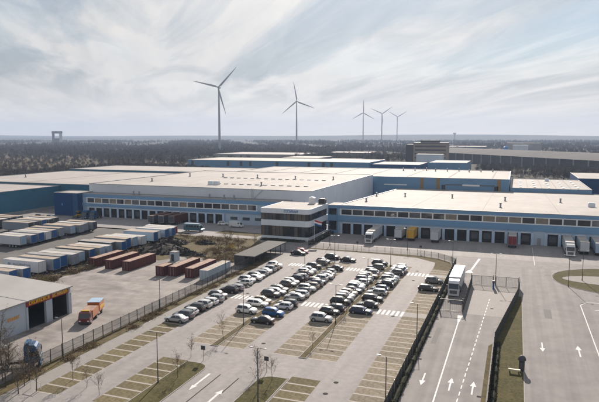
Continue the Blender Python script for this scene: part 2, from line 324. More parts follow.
# hills on the horizon
def hills(seed, y0, h, x0=-6500, x1=6500, depth=1200):
    rnd = random.Random(seed); b = MB(); n = 90; prof = []
    ph = [rnd.uniform(0, 6.28) for _ in range(6)]
    for i in range(n + 1):
        u = i / n; s = sum(math.sin(u * (3 + 5.3 * k) + ph[k]) / (1 + k) for k in range(6)); prof.append(max(2, h * (0.55 + 0.3 * s)))
    rs = []
    for j, (dy, k) in enumerate(((0, 0.0), (0.3 * depth, .75), (0.5 * depth, 1.0), (0.75 * depth, .7), (depth, 0.0))):
        rs.append([(x0 + (x1 - x0) * i / n, y0 + dy, prof[i] * k - (0.5 if k == 0 else 0)) for i in range(n + 1)])
    return b.rings(rs, close=False, caps=False)
obj('hills', hills(3, 5200, 50), mat('hill_woods', (0.05, 0.055, 0.04), 0.95, 0.4, 0.003, stains=(0.0015, 0.6, (0.12, 0.11, 0.07)), spec=0.05), kind='structure', smooth=60)
obj('hills', hills(8, 4100, 17, depth=700), M['land'], kind='structure', smooth=60)

# ------------------------------------------------------------------ car park: stalls, lines, kerbs, markings
SY0, SP = 86.0, 2.5
def stall_y(k): return SY0 + SP * (k + 0.5)
def stall_row(x0, x1, ys, m, walk=True):
    for k in ys:
        if walk and k in (11, 25): continue
        y = SY0 + SP * k
        me = cached(('stall', round(x1 - x0, 2)), lambda: MB().box(0, 0.17, 0, x1 - x0, SP - 0.17, 0.006))
        obj('stall', me, m, lot, (x0, y, 0.0245))
        me = cached(('stall_line', round(x1 - x0, 2)), lambda: MB().box(0, -0.168, 0, x1 - x0, 0.168, 0.008))
        obj('stall_line', me, M['stall_line'], lot, (x0, y, 0.0245))
stall_row(-20.2, -15.3, range(-12, 30), M['stall'])
stall_row(-30.75, -25.8, range(0, 29), M['stall']); stall_row(-36.7, -32.05, range(0, 29), M['stall'])
stall_row(-46.85, -42.2, range(0, 28), M['stall']); stall_row(-52.7, -48.25, range(0, 28), M['stall'])
stall_row(-62.9, -58.9, range(-10, 24), M['stall_green'])
stall_row(-30.3, -25.8, range(-10, -3), M['stall_green'], False); stall_row(-52.9, -48.4, range(-12, -3), M['stall_green'], False)
sheet('walkway', rect(-62.9, 113.7, -15.4, 115.8), 0.0275, M['light_paving']); sheet('walkway', rect(-62.9, 148.7, -15.4, 150.8), 0.0275, M['light_paving'])
for (xa, xb) in ((-25.5, -20.5), (-41.9, -37.0), (-58.6, -53.0)):
    for y in (114.75, 149.75):
        x = xa
        while x < xb:
            obj('zebra_bar', cached('zebra', lambda: MB().box(0, -1.6, 0, 0.5, 1.6, 0.006)), M['marking'], lot, (x, y, 0.0285)); x += 0.95
for nm, xa, xb, y0, y1 in (('planted_median', -32.05, -30.75, 85.6, 158.5), ('planted_median', -48.25, -46.85, 85.6, 156.0)):
    md = sheet(nm, rect(xa + .12, y0 + .12, xb - .12, y1 - .12), 0.09, M['verge'])
    b = MB().box(xa, y0, 0, xa + .12, y1, .12).box(xb - .12, y0, 0, xb, y1, .12).box(xa + .121, y0, 0, xb - .121, y0 + .12, .12).box(xa + .121, y1 - .12, 0, xb - .121, y1, .12)
    obj('kerb', b, M['kerb'], md)
def island(name, pts, m=None, z=0.10, w=0.14):
    """kerbed planted island: kerb ring + sunken bed"""
    cx = sum(p[0] for p in pts) / len(pts); cy = sum(p[1] for p in pts) / len(pts)
    o = MB().poly([(cx + (x - cx) * (1 - .02), cy + (y - cy) * (1 - .02)) for x, y in pts], z - 0.02)
    g_ = obj(name, o, m or M['grass'], kind='structure')
    b = MB(); n = len(pts)
    for i in range(n):
        (xa, ya), (xb, yb) = pts[i], pts[(i + 1) % n]; d = Vector((xb - xa, yb - ya, 0)); L = d.length
        if L < 1e-3: continue
        nn = Vector((-d.y, d.x, 0)).normalized() * w
        b.add([(xa, ya, 0), (xb, yb, 0), (xb + nn.x, yb + nn.y, 0), (xa + nn.x, ya + nn.y, 0), (xa, ya, z), (xb, yb, z), (xb + nn.x, yb + nn.y, z), (xa + nn.x, ya + nn.y, z)],
              [(0, 1, 5, 4), (1, 2, 6, 5), (2, 3, 7, 6), (3, 0, 4, 7), (4, 5, 6, 7)])
    obj('kerb', b, M['kerb'], g_); return g_
def arc(cx, cy, r, a0, a1, n=8, ry=None): return [(cx + r * math.cos(R(a0 + (a1 - a0) * i / n)), cy + (ry or r) * math.sin(R(a0 + (a1 - a0) * i / n))) for i in range(n + 1)]
ISL_L = [(-48.3, 42), (-44.0, 42), (-44.0, 75.8)] + arc(-46.1, 76.0, 2.1, 0, 90) + [(-48.3, 78.1)]
ISL_R = [(-34.8, 42), (-30.5, 42), (-30.5, 77.3), (-32.6, 77.3)] + arc(-32.6, 75.1, 2.2, 90, 180)
island('grass_island', ISL_L); island('grass_island', ISL_R)
STRIP = [(-2.5, 40), (2.4, 40), (2.4, 137.5), (1.4, 137.5), (-2.5, 103)]
island('grass_strip', STRIP)
OV = arc(27, 159, 17.5, 0, 360, 40, 14.6)[:-1]
island('grass_oval', OV)
obj('oval_paving', MB().prism(arc(29, 158.6, 17.0, 0, 360, 36, 5.4)[:-1], 0.0, 0.13), M['path'], kind='structure')
sheet('fence_verge', rect(-68.9, 40, -66.1, 156), 0.034, M['verge'])
sheet('north_verge', [(-62, 174.5), (-27, 174.3), (-20.5, 171.8), (-16.8, 168), (-14.4, 160), (-14.4, 156), (-20, 158), (-20.5, 166), (-26.5, 170.8), (-38, 172.6), (-62, 173.0)], 0.034, M['verge'])
sheet('hedge_bed', rect(-15.2, 40, -13.9, 160), 0.034, M['verge'])
sheet('strip_edge', [(-3.3, 40), (-2.66, 40), (-2.66, 103.4), (-3.3, 102)], 0.034, M['verge'])
sheet('rough_grass', [(-113, 143), (-96, 141), (-92, 150), (-69, 145), (-69, 156), (-74, 170), (-84, 183), (-116, 181), (-118, 170)], 0.034, M['verge'])
sheet('lawn', [(-104, 189), (-86, 187), (-84, 193), (-103, 196)], 0.03, M['verge'])
sheet('scrap_verge', [(-111.5, 100), (-108.5, 100), (-106.5, 148), (-111.5, 150)], 0.034, M['verge'])
def marking(poly, parent=road, z=0.0305): return obj('lane_line', MB().prism(poly, z - .003, z + .001), M['marking'], parent)
def line(x, y0, y1, w=0.16, p=road): return marking(rect(x - w / 2, y0, x + w / 2, y1), p)
line(-9.35, 60, 113.45, 0.2); marking([(-9.9, 118), (-8.8, 118), (-9.2, 113.5), (-9.5, 113.5)])
y = 62.0
def dash_x(y): return -6.2 + (y - 82) / 38 * 1.4
while y < 131: marking([(dash_x(y) - .08, y), (dash_x(y) + .08, y), (dash_x(y + 1.3) + .08, y + 1.3), (dash_x(y + 1.3) - .08, y + 1.3)], z=.0345); y += 2.3
def arrow(x, y, up=True, L=4.6, p=road, s=1.0, col=None):
    k = 1 if up else -1
    b = MB().prism([(x - .11 * s, y), (x + .11 * s, y), (x + .11 * s, y + k * L * .62), (x - .11 * s, y + k * L * .62)], .0275, .0315)
    b.prism([(x - .45 * s, y + k * L * .62), (x + .45 * s, y + k * L * .62), (x, y + k * L)], .0275, .0315)
    return obj('lane_arrow', b, M['marking'], p)
arrow(-11.75, 86.6, False); arrow(-7.75, 81.5); arrow(-4.6, 81.3); arrow(5.4, 107, False, p=truck_road); arrow(11.1, 102, True, 5.4, p=truck_road, s=1.1)
line(14.0, 60, 134, 0.18, truck_road); marking([(14.0, 134), (15.6, 137), (15.6, 137.2), (13.9, 134.2)], truck_road); marking(rect(15.6, 137, 22, 137.18), truck_road)
for (a, b_) in (((16.5, 131), (20, 133)), ((17.5, 128), (22, 130.5))): marking([a, b_, (b_[0], b_[1] + .25), (a[0], a[1] + .25)], truck_road)
marking([(-10.5, 160), (-10.0, 160), (-8.7, 176), (-9.3, 176)]); marking([(-11.6, 156.5), (-9.6, 156.5), (-10.2, 160), (-10.9, 160)])
for (a, b_) in (((-42.6, 75), (-42.35, 70.52)), ((-38.1, 69.18), (-37.6, 64))): marking([(a[0], a[1]), (a[0] + .35, a[1]), (a[0] + .35, b_[1]), (a[0], b_[1])], lot)
marking([(-42.85, 70.5), (-42.0, 70.5), (-42.4, 68.8)], lot); marking([(-38.5, 69.2), (-37.4, 69.2), (-37.9, 70.6)], lot)
for x, y0, y1 in ((-40.75, 60, 75.3), (-37.55, 69, 75)): obj('gully', MB().box(x - .09, y0, .02, x + .09, y1, .029), M['joint'], lot)
line(5.9, 172, 200, 0.12, truck_road)

# manholes, drain grates, repair patches
mh = cached('manhole', lambda: MB().cyl((0, 0, 0), (0, 0, .006), .38, n=14)); gr = cached('grate', lambda: MB().box(-.28, -.28, 0, .28, .28, .006))
rm = random.Random(77)
for i in range(9): obj('manhole_cover', mh, M['joint'], lot, (rm.choice((-23, -39.5, -55.8)) + rm.uniform(-1.5, 1.5), rm.uniform(68, 158), .0275))
for i in range(8): obj('drain_grate', gr, M['joint'], road, (rm.choice((-13.4, -3.6)), 70 + 11 * i, .0275))
for i in range(6): obj('manhole_cover', mh, M['joint'], truck_road, (rm.uniform(4, 22), rm.uniform(80, 165), .0275))
patch_m = mat('asphalt_patch', (0.155, 0.146, 0.142), 0.85, 0.10, 1.5, 0.1, spec=0.2)
for x, y, w, d in ((6.5, 122, 1.4, 6.5), (8, 160, 6, 1.2)): obj('repair_patch', MB().box(0, 0, .023, w, d, .027), patch_m, truck_road, (x, y, 0))
for x, y, w, d in ((-12.8, 100, 0.9, 9), (-12.6, 151, 1.6, 6)): obj('repair_patch', MB().box(0, 0, .023, w, d, .027), patch_m, road, (x, y, 0))

# ------------------------------------------------------------------ halls
def vent(parent, x, y, z, s=1.0, kind='pipe'):
    if kind == 'pipe':
        me = cached('vent_pipe', lambda: MB().box(-.45, -.45, -.3, .45, .45, .35).cyl((0, 0, .35), (0, 0, 1.5), .32, n=10).cyl((0, 0, 1.5), (0, 0, 1.85), .55, .3, n=10))
        return obj('roof_vent', me, M['grey'], parent, (x, y, z))
    me = cached('roof_unit', lambda: MB().box(-1.2, -.9, -.3, 1.2, .9, 1.3).box(-1.0, -.7, 1.3, 1.0, .7, 1.55))
    return obj('roof_unit', me, M['white_panel'], parent, (x, y, z))
def hall(name, label, x0, y0, x1, y1, h, wall, h2=None, roof=None, over=0.0, cap=True, base=0.0):
    """hall: wall shell, roof sheet, parapet cap; h at the front, h2 at the back"""
    h2 = h if h2 is None else h2
    t = thing(name, label, 'warehouse', (x0, y0, 0)); w, d = x1 - x0, y1 - y0
    b = MB().add([(0, 0, 0), (w, 0, 0), (w, d, 0), (0, d, 0), (0, 0, h), (w, 0, h), (w, d, h2), (0, d, h2)], [(0, 1, 5, 4), (1, 2, 6, 5), (2, 3, 7, 6), (3, 0, 4, 7)])
    obj('wall', b, wall, t)
    e = .3
    obj('roof', MB().add([(e, e, h - .25), (w - e, e, h - .25), (w - e, d - e, h2 - .25), (e, d - e, h2 - .25)], [(0, 1, 2, 3)]), roof or M['roof'], t)
    if cap:
        c = MB()
        for (xa, ya, za), (xb, yb, zb), (nx, ny) in (((0, 0, h), (w, 0, h), (0, 1)), ((w, 0, h), (w, d, h2), (-1, 0)), ((w, d, h2), (0, d, h2), (0, -1)), ((0, d, h2), (0, 0, h), (1, 0))):
            o_ = .06; i_ = .34
            c.add([(xa - nx * o_, ya - ny * o_, za), (xb - nx * o_, yb - ny * o_, zb), (xb + nx * i_, yb + ny * i_, zb), (xa + nx * i_, ya + ny * i_, za)], [(0, 1, 2, 3)])
            c.add([(xa - nx * o_, ya - ny * o_, za), (xb - nx * o_, yb - ny * o_, zb), (xb - nx * o_, yb - ny * o_, zb - .25), (xa - nx * o_, ya - ny * o_, za - .25)], [(0, 1, 2, 3)])
            c.add([(xa + nx * i_, ya + ny * i_, za), (xb + nx * i_, yb + ny * i_, zb), (xb + nx * i_, yb + ny * i_, zb - .3), (xa + nx * i_, ya + ny * i_, za - .3)], [(0, 1, 2, 3)])
        obj('parapet_cap', c, M['grey'], t)
    return t
def seams(t, xs, y0, y1, z0, z1=None, w=0.25):
    z1 = z0 if z1 is None else z1
    for x in xs:
        obj('roof_seam', MB().add([(x - w / 2, y0, z0), (x + w / 2, y0, z0), (x + w / 2, y1, z1), (x - w / 2, y1, z1), (x - w / 2, y0, z0 + .06), (x + w / 2, y0, z0 + .06), (x + w / 2, y1, z1 + .06), (x - w / 2, y1, z1 + .06)],
                                  [(4, 5, 6, 7), (0, 1, 5, 4), (1, 2, 6, 5), (3, 0, 4, 7)]), M['seam'], t)
def dock_front(t, x0, x1, h, doors, win0, win1, wmod, zs, ztop, big=None, dh=3.8, tan=()):
    """front face elements in the hall's own frame (front plane y=0): parapet band, window strip, canopy band, dock doors"""
    obj('parapet_band', bx(x0 - .02, -.10, zs[1] + .28, x1 + .02, -.003, h - .26), M['blue'], t)
    obj('canopy_band', bx(x0 - .02, -.55, 4.75, x1 + .02, -.003, zs[0] - .35), M['blue'], t)
    obj('lintel_panel', bx(x0, -.14, dh + .32, x1, -.003, 4.74), M['blue_mid'], t)
    fr = obj('window_strip', MB().box(win0 - .45, -.20, zs[0] - .34, win1 + .45, -.004, zs[0]).box(win0 - .45, -.20, zs[1], win1 + .45, -.004, zs[1] + .27)
             .box(win0 - .45, -.20, zs[0], win0, -.004, zs[1]).box(win1, -.20, zs[0], win1 + .45, -.004, zs[1]), M['white'], t)
    n = int(round((win1 - win0) / wmod)); md = (win1 - win0) / n
    pane = cached(('pane', round(md, 3), zs), lambda: MB().box(.22, -.09, zs[0] + .02, md - .22, -.012, zs[1] - .02))
    mull = cached(('mullion', zs), lambda: MB().box(-.2, -.185, zs[0] + .001, .2, -.006, zs[1] - .001))
    rnd = random.Random(int(win0 * 10))
    for i in range(n):
        obj('pane', pane, M['glass' if rnd.random() < .62 else ('window_tan' if rnd.random() < .4 else 'glass2')], fr, (win0 + md * i, 0, 0))
        if i: obj('mullion', mull, M['white'], fr, (win0 + md * i, 0, 0))
    dd = cached(('door', dh), lambda: MB().box(-1.35, -.10, .12, 1.35, -.005, dh))
    sh = cached(('shelter', dh), lambda: MB().box(-1.5, -.5, .0, -1.2, -.11, dh + .1).box(1.2, -.5, .0, 1.5, -.11, dh + .1).box(-1.199, -.5, dh - .55, 1.199, -.11, dh + .1).box(-1.199, -.42, 0.02, 1.199, -.11, 1.05))
    pl = cached(('pillar', dh), lambda: MB().box(-.46, -.62, 0, .46, -.006, dh + .30))
    hd = cached(('head', dh), lambda: MB().box(-1.55, -.60, dh + .11, 1.55, -.006, dh + .31))
    xsd = sorted(doors)
    for i, x in enumerate(xsd):
        o = obj('dock_door', dd, M[rnd.choice(['door', 'door', 'door', 'black', 'slab_dark', 'black'])], t, (x, 0, 0)); obj('door_shelter', sh, M['black'], o); obj('door_head', hd, M['white_panel'], o)
        obj('pillar', pl, M['pillar'], t, (x - 2.04, 0, 0))
        if i == len(xsd) - 1 or xsd[i + 1] - x > 5: obj('pillar', pl, M['pillar'], t, (x + 2.04, 0, 0))

# right dock hall
RD = [-57.6 + 4.1 * k for k in range(0, 28) if k != 16]
t = hall('dock_hall', 'long blue dock hall with white roof and dock doors, right of the office', -61, 205, 62, 325, 10.6, M['blue_mid'], h2=6.6)
dock_front(t, 0, 123, 10.6, [x + 61 for x in RD], 1.2, 1.2 + 4.15 * 29, 4.15, (7.1, 8.95), 10.6)
xb = 8.0 + 61
bd = obj('roller_door', bx(xb - 1.75, -.30, .05, xb + 1.75, -.006, 4.72), M['lower_wall'], t); obj('door_panel', bx(xb - .6, -.34, .05, xb + .6, -.301, 2.4), M['grey'], bd)
obj('wall_panel', bx(0.0, -.11, 0, 1.0, -.004, 4.1), M['blue_mid'], t)
def rz_(y): return 10.35 - (y - 205) / 120 * 4.0
for x, y in ((-66.9 + 8, 259), (-55.6, 226), (-46.5, 262), (-26, 264), (-3.8, 258), (-4.8, 224), (17.6, 260)): vent(t, x + 61, y - 205, rz_(y))
vent(t, 27.2 + 61, 243 - 205, rz_(243) + .2, kind='unit')
seams(t, [26 + 24.6 * k for k in range(4)], .5, 119, 10.32, 6.35, 0.10)
for i in range(9): obj('cap_bracket', cached('capb', lambda: MB().box(-.35, -.2, 10.2, .35, -.105, 10.5)), M['grey'], t, (8 + 12.6 * i, 0, 0))

# left dock wing and the white high hall behind it
t = hall('dock_wing', 'blue dock wing with long window strip, left of the office', -183, 211, -84, 217.9, 10.1, M['blue_mid'])
LD = [-177.6 + 4.0 * k for k in range(17)]
dock_front(t, 0, 99, 10.1, [x + 183 for x in LD], 2.7, 86.1, 4.0, (6.1, 8.1), 10.1)
obj('wall_panel', bx(72.6, -.16, 0, 98.9, -.004, 4.1), M['lower_wall'], t)
for i in range(4): w_ = obj('window', bx(74.5 + 5.5 * i, -.20, 1.9, 77.7 + 5.5 * i, -.161, 3.1), M['glass2'], t)
for x, y in ((-158, 214.5), (-155, 214.4), (-120, 214.5), (-113, 214.2), (-108.5, 214.4)): vent(t, x + 183, y - 211, 9.85)
t = hall('stair_tower', 'dark navy blue tower block at the left end of the dock wing', -196.5, 208, -183.1, 219, 10.4, M['navy'])
obj('corner_panel', bx(10.6, -.12, 0, 13.3, -.004, 10.1), M['blue_deep'], t); obj('wall_sign', bx(4.2, -.08, 4.5, 4.9, -.004, 5.6), M['bright_blue'], t)
t = hall('high_hall', 'tall white-walled hall with broad cream roof behind the dock wing', -185, 218, -76, 324, 14.0, M['white_wall'])
sk = cached('skylight', lambda: MB().box(-.9, -.6, -.3, .9, .6, .22).box(-.75, -.45, .22, .75, .45, .38))
for i in range(15): obj('skylight', sk, M['grey'], t, (41.5 + 3.9 * i, 55.8, 14 - .25))
for i in range(12): obj('skylight', sk, M['grey'], t, (56.5 + 3.9 * i, 20.3, 14 - .25))
for x, y in ((-166.8, 276.9), (-148, 279.7), (-127.5, 279.3), (-165.7, 239.8), (-105.4, 235), (-105, 276.3), (-86, 280)): vent(t, x + 185, y - 218, 13.75)
vent(t, 55, 16, 13.9, kind='unit'); vent(t, 57.8, 16, 13.9, kind='unit')
for z in (4.7, 11.7): pass
obj('roof_ladder', MB().cyl((83, -.4, 10), (83, -.4, 14.6), .06).cyl((83.6, -.4, 10), (83.6, -.4, 14.6), .06).cyl((84, -.3, 10.1), (88, -.3, 13.9), .08), M['grey'], t)
# blue halls behind
t = hall('blue_hall', 'blue hall with sectioned cream roof behind the right dock hall', -170, 326, -3, 404, 13.0, M['blue_far'])
seams(t, [20 + 23 * k for k in range(7)], .5, 77, 12.8, None, 0.9)
for x in (-48.7, -40.0, -8.2): obj('yellow_stripe', bx(x + 170 - .9, -.12, 4, x + 170 + .9, -.004, 12.7), mat('ochre_stripe', (0.26, 0.16, 0.06), 0.6), t)
obj('window', bx(170 - 70, -.1, 8.2, 170 - 57, -.004, 8.8), M['white'], t)
ww = obj('window_band', bx(170 - 36, -.12, 9.0, 170 - 10.5, -.004, 9.5), M['glass2'], t); obj('light_panel', bx(170 - 27, -.16, 8.7, 170 - 18, -.125, 9.6), M['white'], ww)
for x in (-38, -10.5): obj('gate', bx(x + 170, -.12, 6.4, x + 172, -.004, 9.0), M['dark'], t)
for i in range(9): vent(t, 100 + 7 * i, 60 + (i % 3) * 4, 12.75)
t = hall('low_hall', 'low blue hall with white skylight rows at the far right', -2.4, 326, 36.4, 396, 8.7, M['blue_far'])
for i in range(5):
    for j in range(4): obj('skylight', cached('skl2', lambda: MB().box(-.5, -2.5, -.2, .5, 2.5, .35)), M['white'], t, (5 + 7 * i, 8 + 15 * j, 8.45))
seams(t, [8.5, 15.5, 22.5, 29.5], .5, 69, 8.5, None, 0.2); vent(t, 20, 55, 8.5, kind='unit')
hall('navy_hall', 'dark navy hall at the far right edge behind the low blue hall', 36.5, 398, 130, 460, 9.6, M['navy'])
# left side
t = hall('teal_hall', 'teal clad hall with pale roof along the left edge', -330, 110, -215, 232, 11.0, M['teal'])
seams(t, [40, 78], .5, 121, 10.8, None, 0.2)
obj('base_plinth', bx(114.9, 0, 0, 115.15, 121, 1.2), M['grey'], t)
t = hall('teal_hall', 'teal rear hall with broad pale roof at far left before the woods', -290, 232.3, -190, 322, 11.9, M['teal'])
vent(t, 22, 30, 11.7); seams(t, [50], .5, 88, 11.7, None, 0.15)
hall('rear_hall', 'low teal hall with cream roof between woods and white hall', -304, 338, -174, 392, 12.0, M['teal'])
t = hall('long_blue_hall', 'long narrow blue hall crossing the middle distance behind the roofs', -310, 511, -124, 580, 12.0, M['blue_far'], roof=M['roof_brown'])
for x in (4, 44, 58, 68, 96, 128, 142, 150): obj('loading_door', bx(x, -.12, 6.5, x + 2.6, -.004, 11), M['slab_dark'], t)
for spec in (('far_hall', 'slate blue hall right of the long narrow blue hall', -118, 492, -76, 548, 11.5, M['blue_deep']),
             ('far_hall', 'slate blue hall with pale roof below the brown office slab', -73, 520, -40, 575, 12.5, M['blue_far']),
             ('far_hall', 'white roofed low hall left of the middle turbines', -440, 800, -300, 905, 8, M['roof_grey']),
             ('far_hall', 'small white roofed hall right of the low white hall', -285, 690, -232, 760, 8, M['slab_dark']),
             ('far_hall', 'bright roofed shed left of the brown office slab', -222, 650, -180, 720, 7, M['white_wall']),
             ('far_hall', 'pale flat shed in the trees behind the bright shed', -300, 930, -225, 1000, 8, M['slab_dark']),
             ('far_hall', 'long pale roofed depot behind the office slab on the right', -165, 1480, -72, 1600, 9, M['slab_dark']),
             ('far_hall', 'white works hall on the right near the horizon', -8, 1290, 22, 1330, 16, M['white_wall']),
             ('far_hall', 'low grey depot wing beside the white works hall', -22, 1345, 48, 1400, 20, M['roof_grey'])):
    hall(*spec, cap=False)
t = thing('blue_silo', 'small bright blue silo beside the white works hall', 'silo', (-19, 1120, 0)); obj('shell', MB().cyl((0, 0, 0), (0, 0, 15), 4, n=16).cyl((0, 0, 15), (0, 0, 17), 4, 1, n=16), M['bright_blue'], t)
obj('leg_frame', MB().box(-4.2, -4.2, 0, 4.2, 4.2, 3), M['slab_dark'], t)
# arched shed
t = thing('arched_shed', 'very long arched grey shed running across the right distance', 'shed', (12, 700, 0), math.atan2(-195, 145))
L, D = 560, 120; prof = [(y, 12 + 5 * math.sin(math.pi * (y) / D)) for y in [D * i / 10 for i in range(11)]]
obj('roof', MB().rings([[(-L / 2, y, z) for y, z in prof], [(L / 2, y, z) for y, z in prof]], close=False, caps=False), mat('shed_roof', (0.15, 0.147, 0.145), 0.95, 0.12, 0.05, spec=0.05, stretch=(1, .1, 1)), t, smooth=40)
obj('wall', MB().box(-L / 2 + 1, 1, 0, L / 2 - 1, D - 1, 11.95, False), M['slab_dark'], t)
for i in range(28): obj('bay_post', cached('baypost', lambda: MB().box(-.6, -.6, 0, .6, .6, 11.9)), M['roof_grey'], t, (-L / 2 + 10 + 20 * i, .2, 0))
# brown slab office
t = thing('office_slab', 'brown slab office block rising beyond the roofs', 'building', (-118, 660, 0))
obj('wall', bx(9, 0, 0, 46, 22, 27), M['slab'], t); obj('side_block', bx(0, 3, 0, 8.98, 24, 26), M['slab_dark'], t); obj('roof', bx(8.5, -.5, 27.01, 46.5, 22.5, 28), M['slab_dark'], t)
obj('plant_room', bx(16, 6, 28.01, 36, 18, 30.5), M['slab_dark'], t)
for j in range(4): obj('window_band', bx(10.5, -.15, 10.5 + 4.2 * j, 44.5, -.005, 12.3 + 4.2 * j), M['slab_dark'], t)
t = thing('low_office', 'low white building in front of the brown office slab', 'building', (-96, 600, 0)); obj('wall', bx(0, 0, 0, 26, 16, 16.5), M['white_wall'], t); obj('roof', bx(-.4, -.4, 16.51, 26.4, 16.4, 17), M['roof_grey'], t)

# headframe tower at left
t = thing('headframe_tower', 'concrete mine headframe tower with open top on the left horizon', 'tower', (-1838, 1980, 0), R(43))
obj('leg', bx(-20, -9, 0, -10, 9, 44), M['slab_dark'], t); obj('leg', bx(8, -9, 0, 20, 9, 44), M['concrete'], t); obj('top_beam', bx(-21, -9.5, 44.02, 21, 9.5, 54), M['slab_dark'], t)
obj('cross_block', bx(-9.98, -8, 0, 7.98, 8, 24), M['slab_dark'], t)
t = thing('pithead_hall', 'low white hall left of the headframe tower', 'building', (-1868, 1960, 0), R(43)); obj('wall', bx(-26, -12, 0, 12, 12, 14), M['white_wall'], t); obj('roof', bx(-27, -13, 14.01, 13, 13, 15), M['roof_grey'], t); obj('annex', bx(-42, -10, 0, -26.02, 10, 8), M['white_wall'], t)
t = thing('pithead_shed', 'long low pale shed right of the headframe tower', 'building', (-1740, 2060, 0), R(43)); obj('wall', bx(-40, -12, 0, 42, 12, 6), M['white_wall'], t); obj('roof', bx(-41, -13, 6.01, 43, 13, 7), M['roof'], t)
t = thing('water_tower', 'tiny slim tower standing on the right horizon', 'tower', (-420, 4300, 0)); obj('shaft', MB().cyl((0, 0, 0), (0, 0, 44), 6, 5, n=10), M['concrete'], t); obj('tank', MB().cyl((0, 0, 44), (0, 0, 55), 10, 11, n=12), M['concrete'], t)

# ------------------------------------------------------------------ office
def office():
    t = thing('office', 'two-storey white office with dark window bands and lettering beside the car park', 'office', (-83, 184.5, 0))
    W, D, H = 18.0, 20.4, 11.0; ch = 1.6
    foot = [(0, 0), (W - ch, 0), (W - .45, .45), (W, ch), (W, D), (0, D)]
    def off(d): return [(d, d), (W - ch - d * .4, d), (W - .45 - d * .75, .45 + d * .75), (W - d, ch + d * .4), (W - d, D - .01), (d, D - .01)]
    obj('core', MB().prism(off(.55), 0.02, H - .6), M['slab_dark'], t)
    for nm, z0, z1 in (('plinth', 0.0, 1.3), ('floor_band', 4.9, 6.9), ('roof_band', 9.25, H)): obj(nm, MB().prism(foot, z0, z1), M['white_panel'], t)
    obj('roof', MB().poly(off(.4), H + .006), M['roof'], t)
    rnd = random.Random(4)
    for z0, z1 in ((1.32, 4.88), (6.92, 9.23)):
        n = 12; step = (W - ch) / n
        for i in range(n):
            m_ = rnd.choice(['glass', 'blind', 'glass2', 'blind', 'glass'])
            obj('pane', bx(step * i + .06, .30, z0, step * (i + 1) - .06, .40, z1), M[m_], t)
            obj('mullion', bx(step * i - .05, .2, z0, step * i + .05, .42, z1), M['dark'], t)
        n = 12; step = (D - ch) / n
        for i in range(n):
            m_ = rnd.choice(['glass', 'glass2', 'glass', 'blind'])
            obj('pane', bx(W - .40, ch + step * i + .06, z0, W - .30, ch + step * (i + 1) - .06, z1), M[m_], t)
            obj('mullion', bx(W - .42, ch + step * i - .05, z0, W - .2, ch + step * i + .05, z1), M['dark'], t)
        obj('pane', MB().prism([(W - ch + .05, .36), (W - .72, .72), (W - .36, ch - .05), (W - .5, ch), (W - .9, .9), (W - ch, .5)], z0, z1), M['glass'], t)
    return t
off_t = office()
# wordmark on the roof band: unreadable at this distance, built as short letter strokes
def glyphs(n, w, h, th, seed, d=0.03, axis='x'):
    """n illegible block letters built from strokes, in a w by h box; axis = running direction"""
    rnd = random.Random(seed); out = []; cw = w / n
    for i in range(n):
        x0 = cw * i + cw * .12; x1 = cw * (i + 1) - cw * .12; b = MB()
        def st(xa, za, xb_, zb): 
            if axis == 'x': b.box(xa, -d, za, xb_, 0, zb)
            else: b.box(0, xa, za, d, xb_, zb)
        st(x0, 0, x0 + th, h)
        k = rnd.randrange(4)
        if k in (0, 1): st(x0 + th + .002, h - th, x1, h)
        if k in (0, 2): st(x0 + th + .002, 0, x1, th)
        if k in (1, 3): st(x0 + th + .002, h * .42, x1 - th - .004, h * .42 + th)
        if k in (1, 2, 3): st(x1 - th, (0 if k != 2 else th + .002), x1, h * (1 if k == 3 else .8))
        out.append(b)
    return out
for b in glyphs(8, 5.2, .85, .16, 2): o = obj('letter', b, mat('sign_blue', (0.03, 0.13, 0.36), 0.5) if 'sign_blue' not in bpy.data.materials else bpy.data.materials['sign_blue'], off_t, (8.6, -.01, 9.7))
obj('roof_unit', MB().cyl((13, 17.2, 11), (13, 17.2, 13.2), 1.3, n=16).cyl((13, 17.2, 13.2), (13, 17.2, 13.6), 1.3, .5, n=16), M['white'], off_t)
obj('roof_unit', MB().box(15.2, 17.8, 11.02, 17.6, 20, 12.6).box(15.4, 18, 12.6, 17.4, 19.8, 12.9), M['dark'], off_t)
obj('roof_rail', MB().cyl((.6, 20, 11.8), (9, 20, 11.8), .06).cyl((.6, 20, 11), (.6, 20, 11.8), .06).cyl((9, 20, 11), (9, 20, 11.8), .06), M['grey'], off_t)
t = thing('link_block', 'narrow blue link with dark windows between office and right dock hall', 'building', (-65, 204.98, 0))
obj('wall', bx(.02, 0, 0, 3.95, 8, 10.3), M['blue'], t)
for z0, z1 in ((1.2, 4.6), (6.9, 9.2)): obj('window', bx(.5, -.08, z0, 3.4, -.004, z1), M['glass'], t)
obj('roof', bx(0.03, -.05, 10.31, 3.94, 8, 10.5), M['roof'], t)
# flag pole
t = thing('flag_pole', 'white flag pole flying a red, white and blue flag beside the office', 'flag', (-62.6, 182.5, 0))
obj('pole', MB().cyl((0, 0, 0), (0, 0, 8.2), .07, .04, n=8), M['white'], t)
def stripe(z0, z1):
    b = MB(); n = 10
    up_ = [(.05 + 2.6 * i / n, .16 * math.sin(i * .9), z1 - .10 * i / n * 6) for i in range(n + 1)]; lo = [(x, y, z - (z1 - z0)) for x, y, z in up_]
    rs = [[u, l, (l[0], l[1] + .02, l[2]), (u[0], u[1] + .02, u[2])] for u, l in zip(up_, lo)]; return b.rings(rs)
for z, m_ in ((7.4, 'flag_red'), (6.85, 'white'), (6.3, 'flag_blue')): obj('flag_stripe', stripe(z, z + .55), M[m_], t)

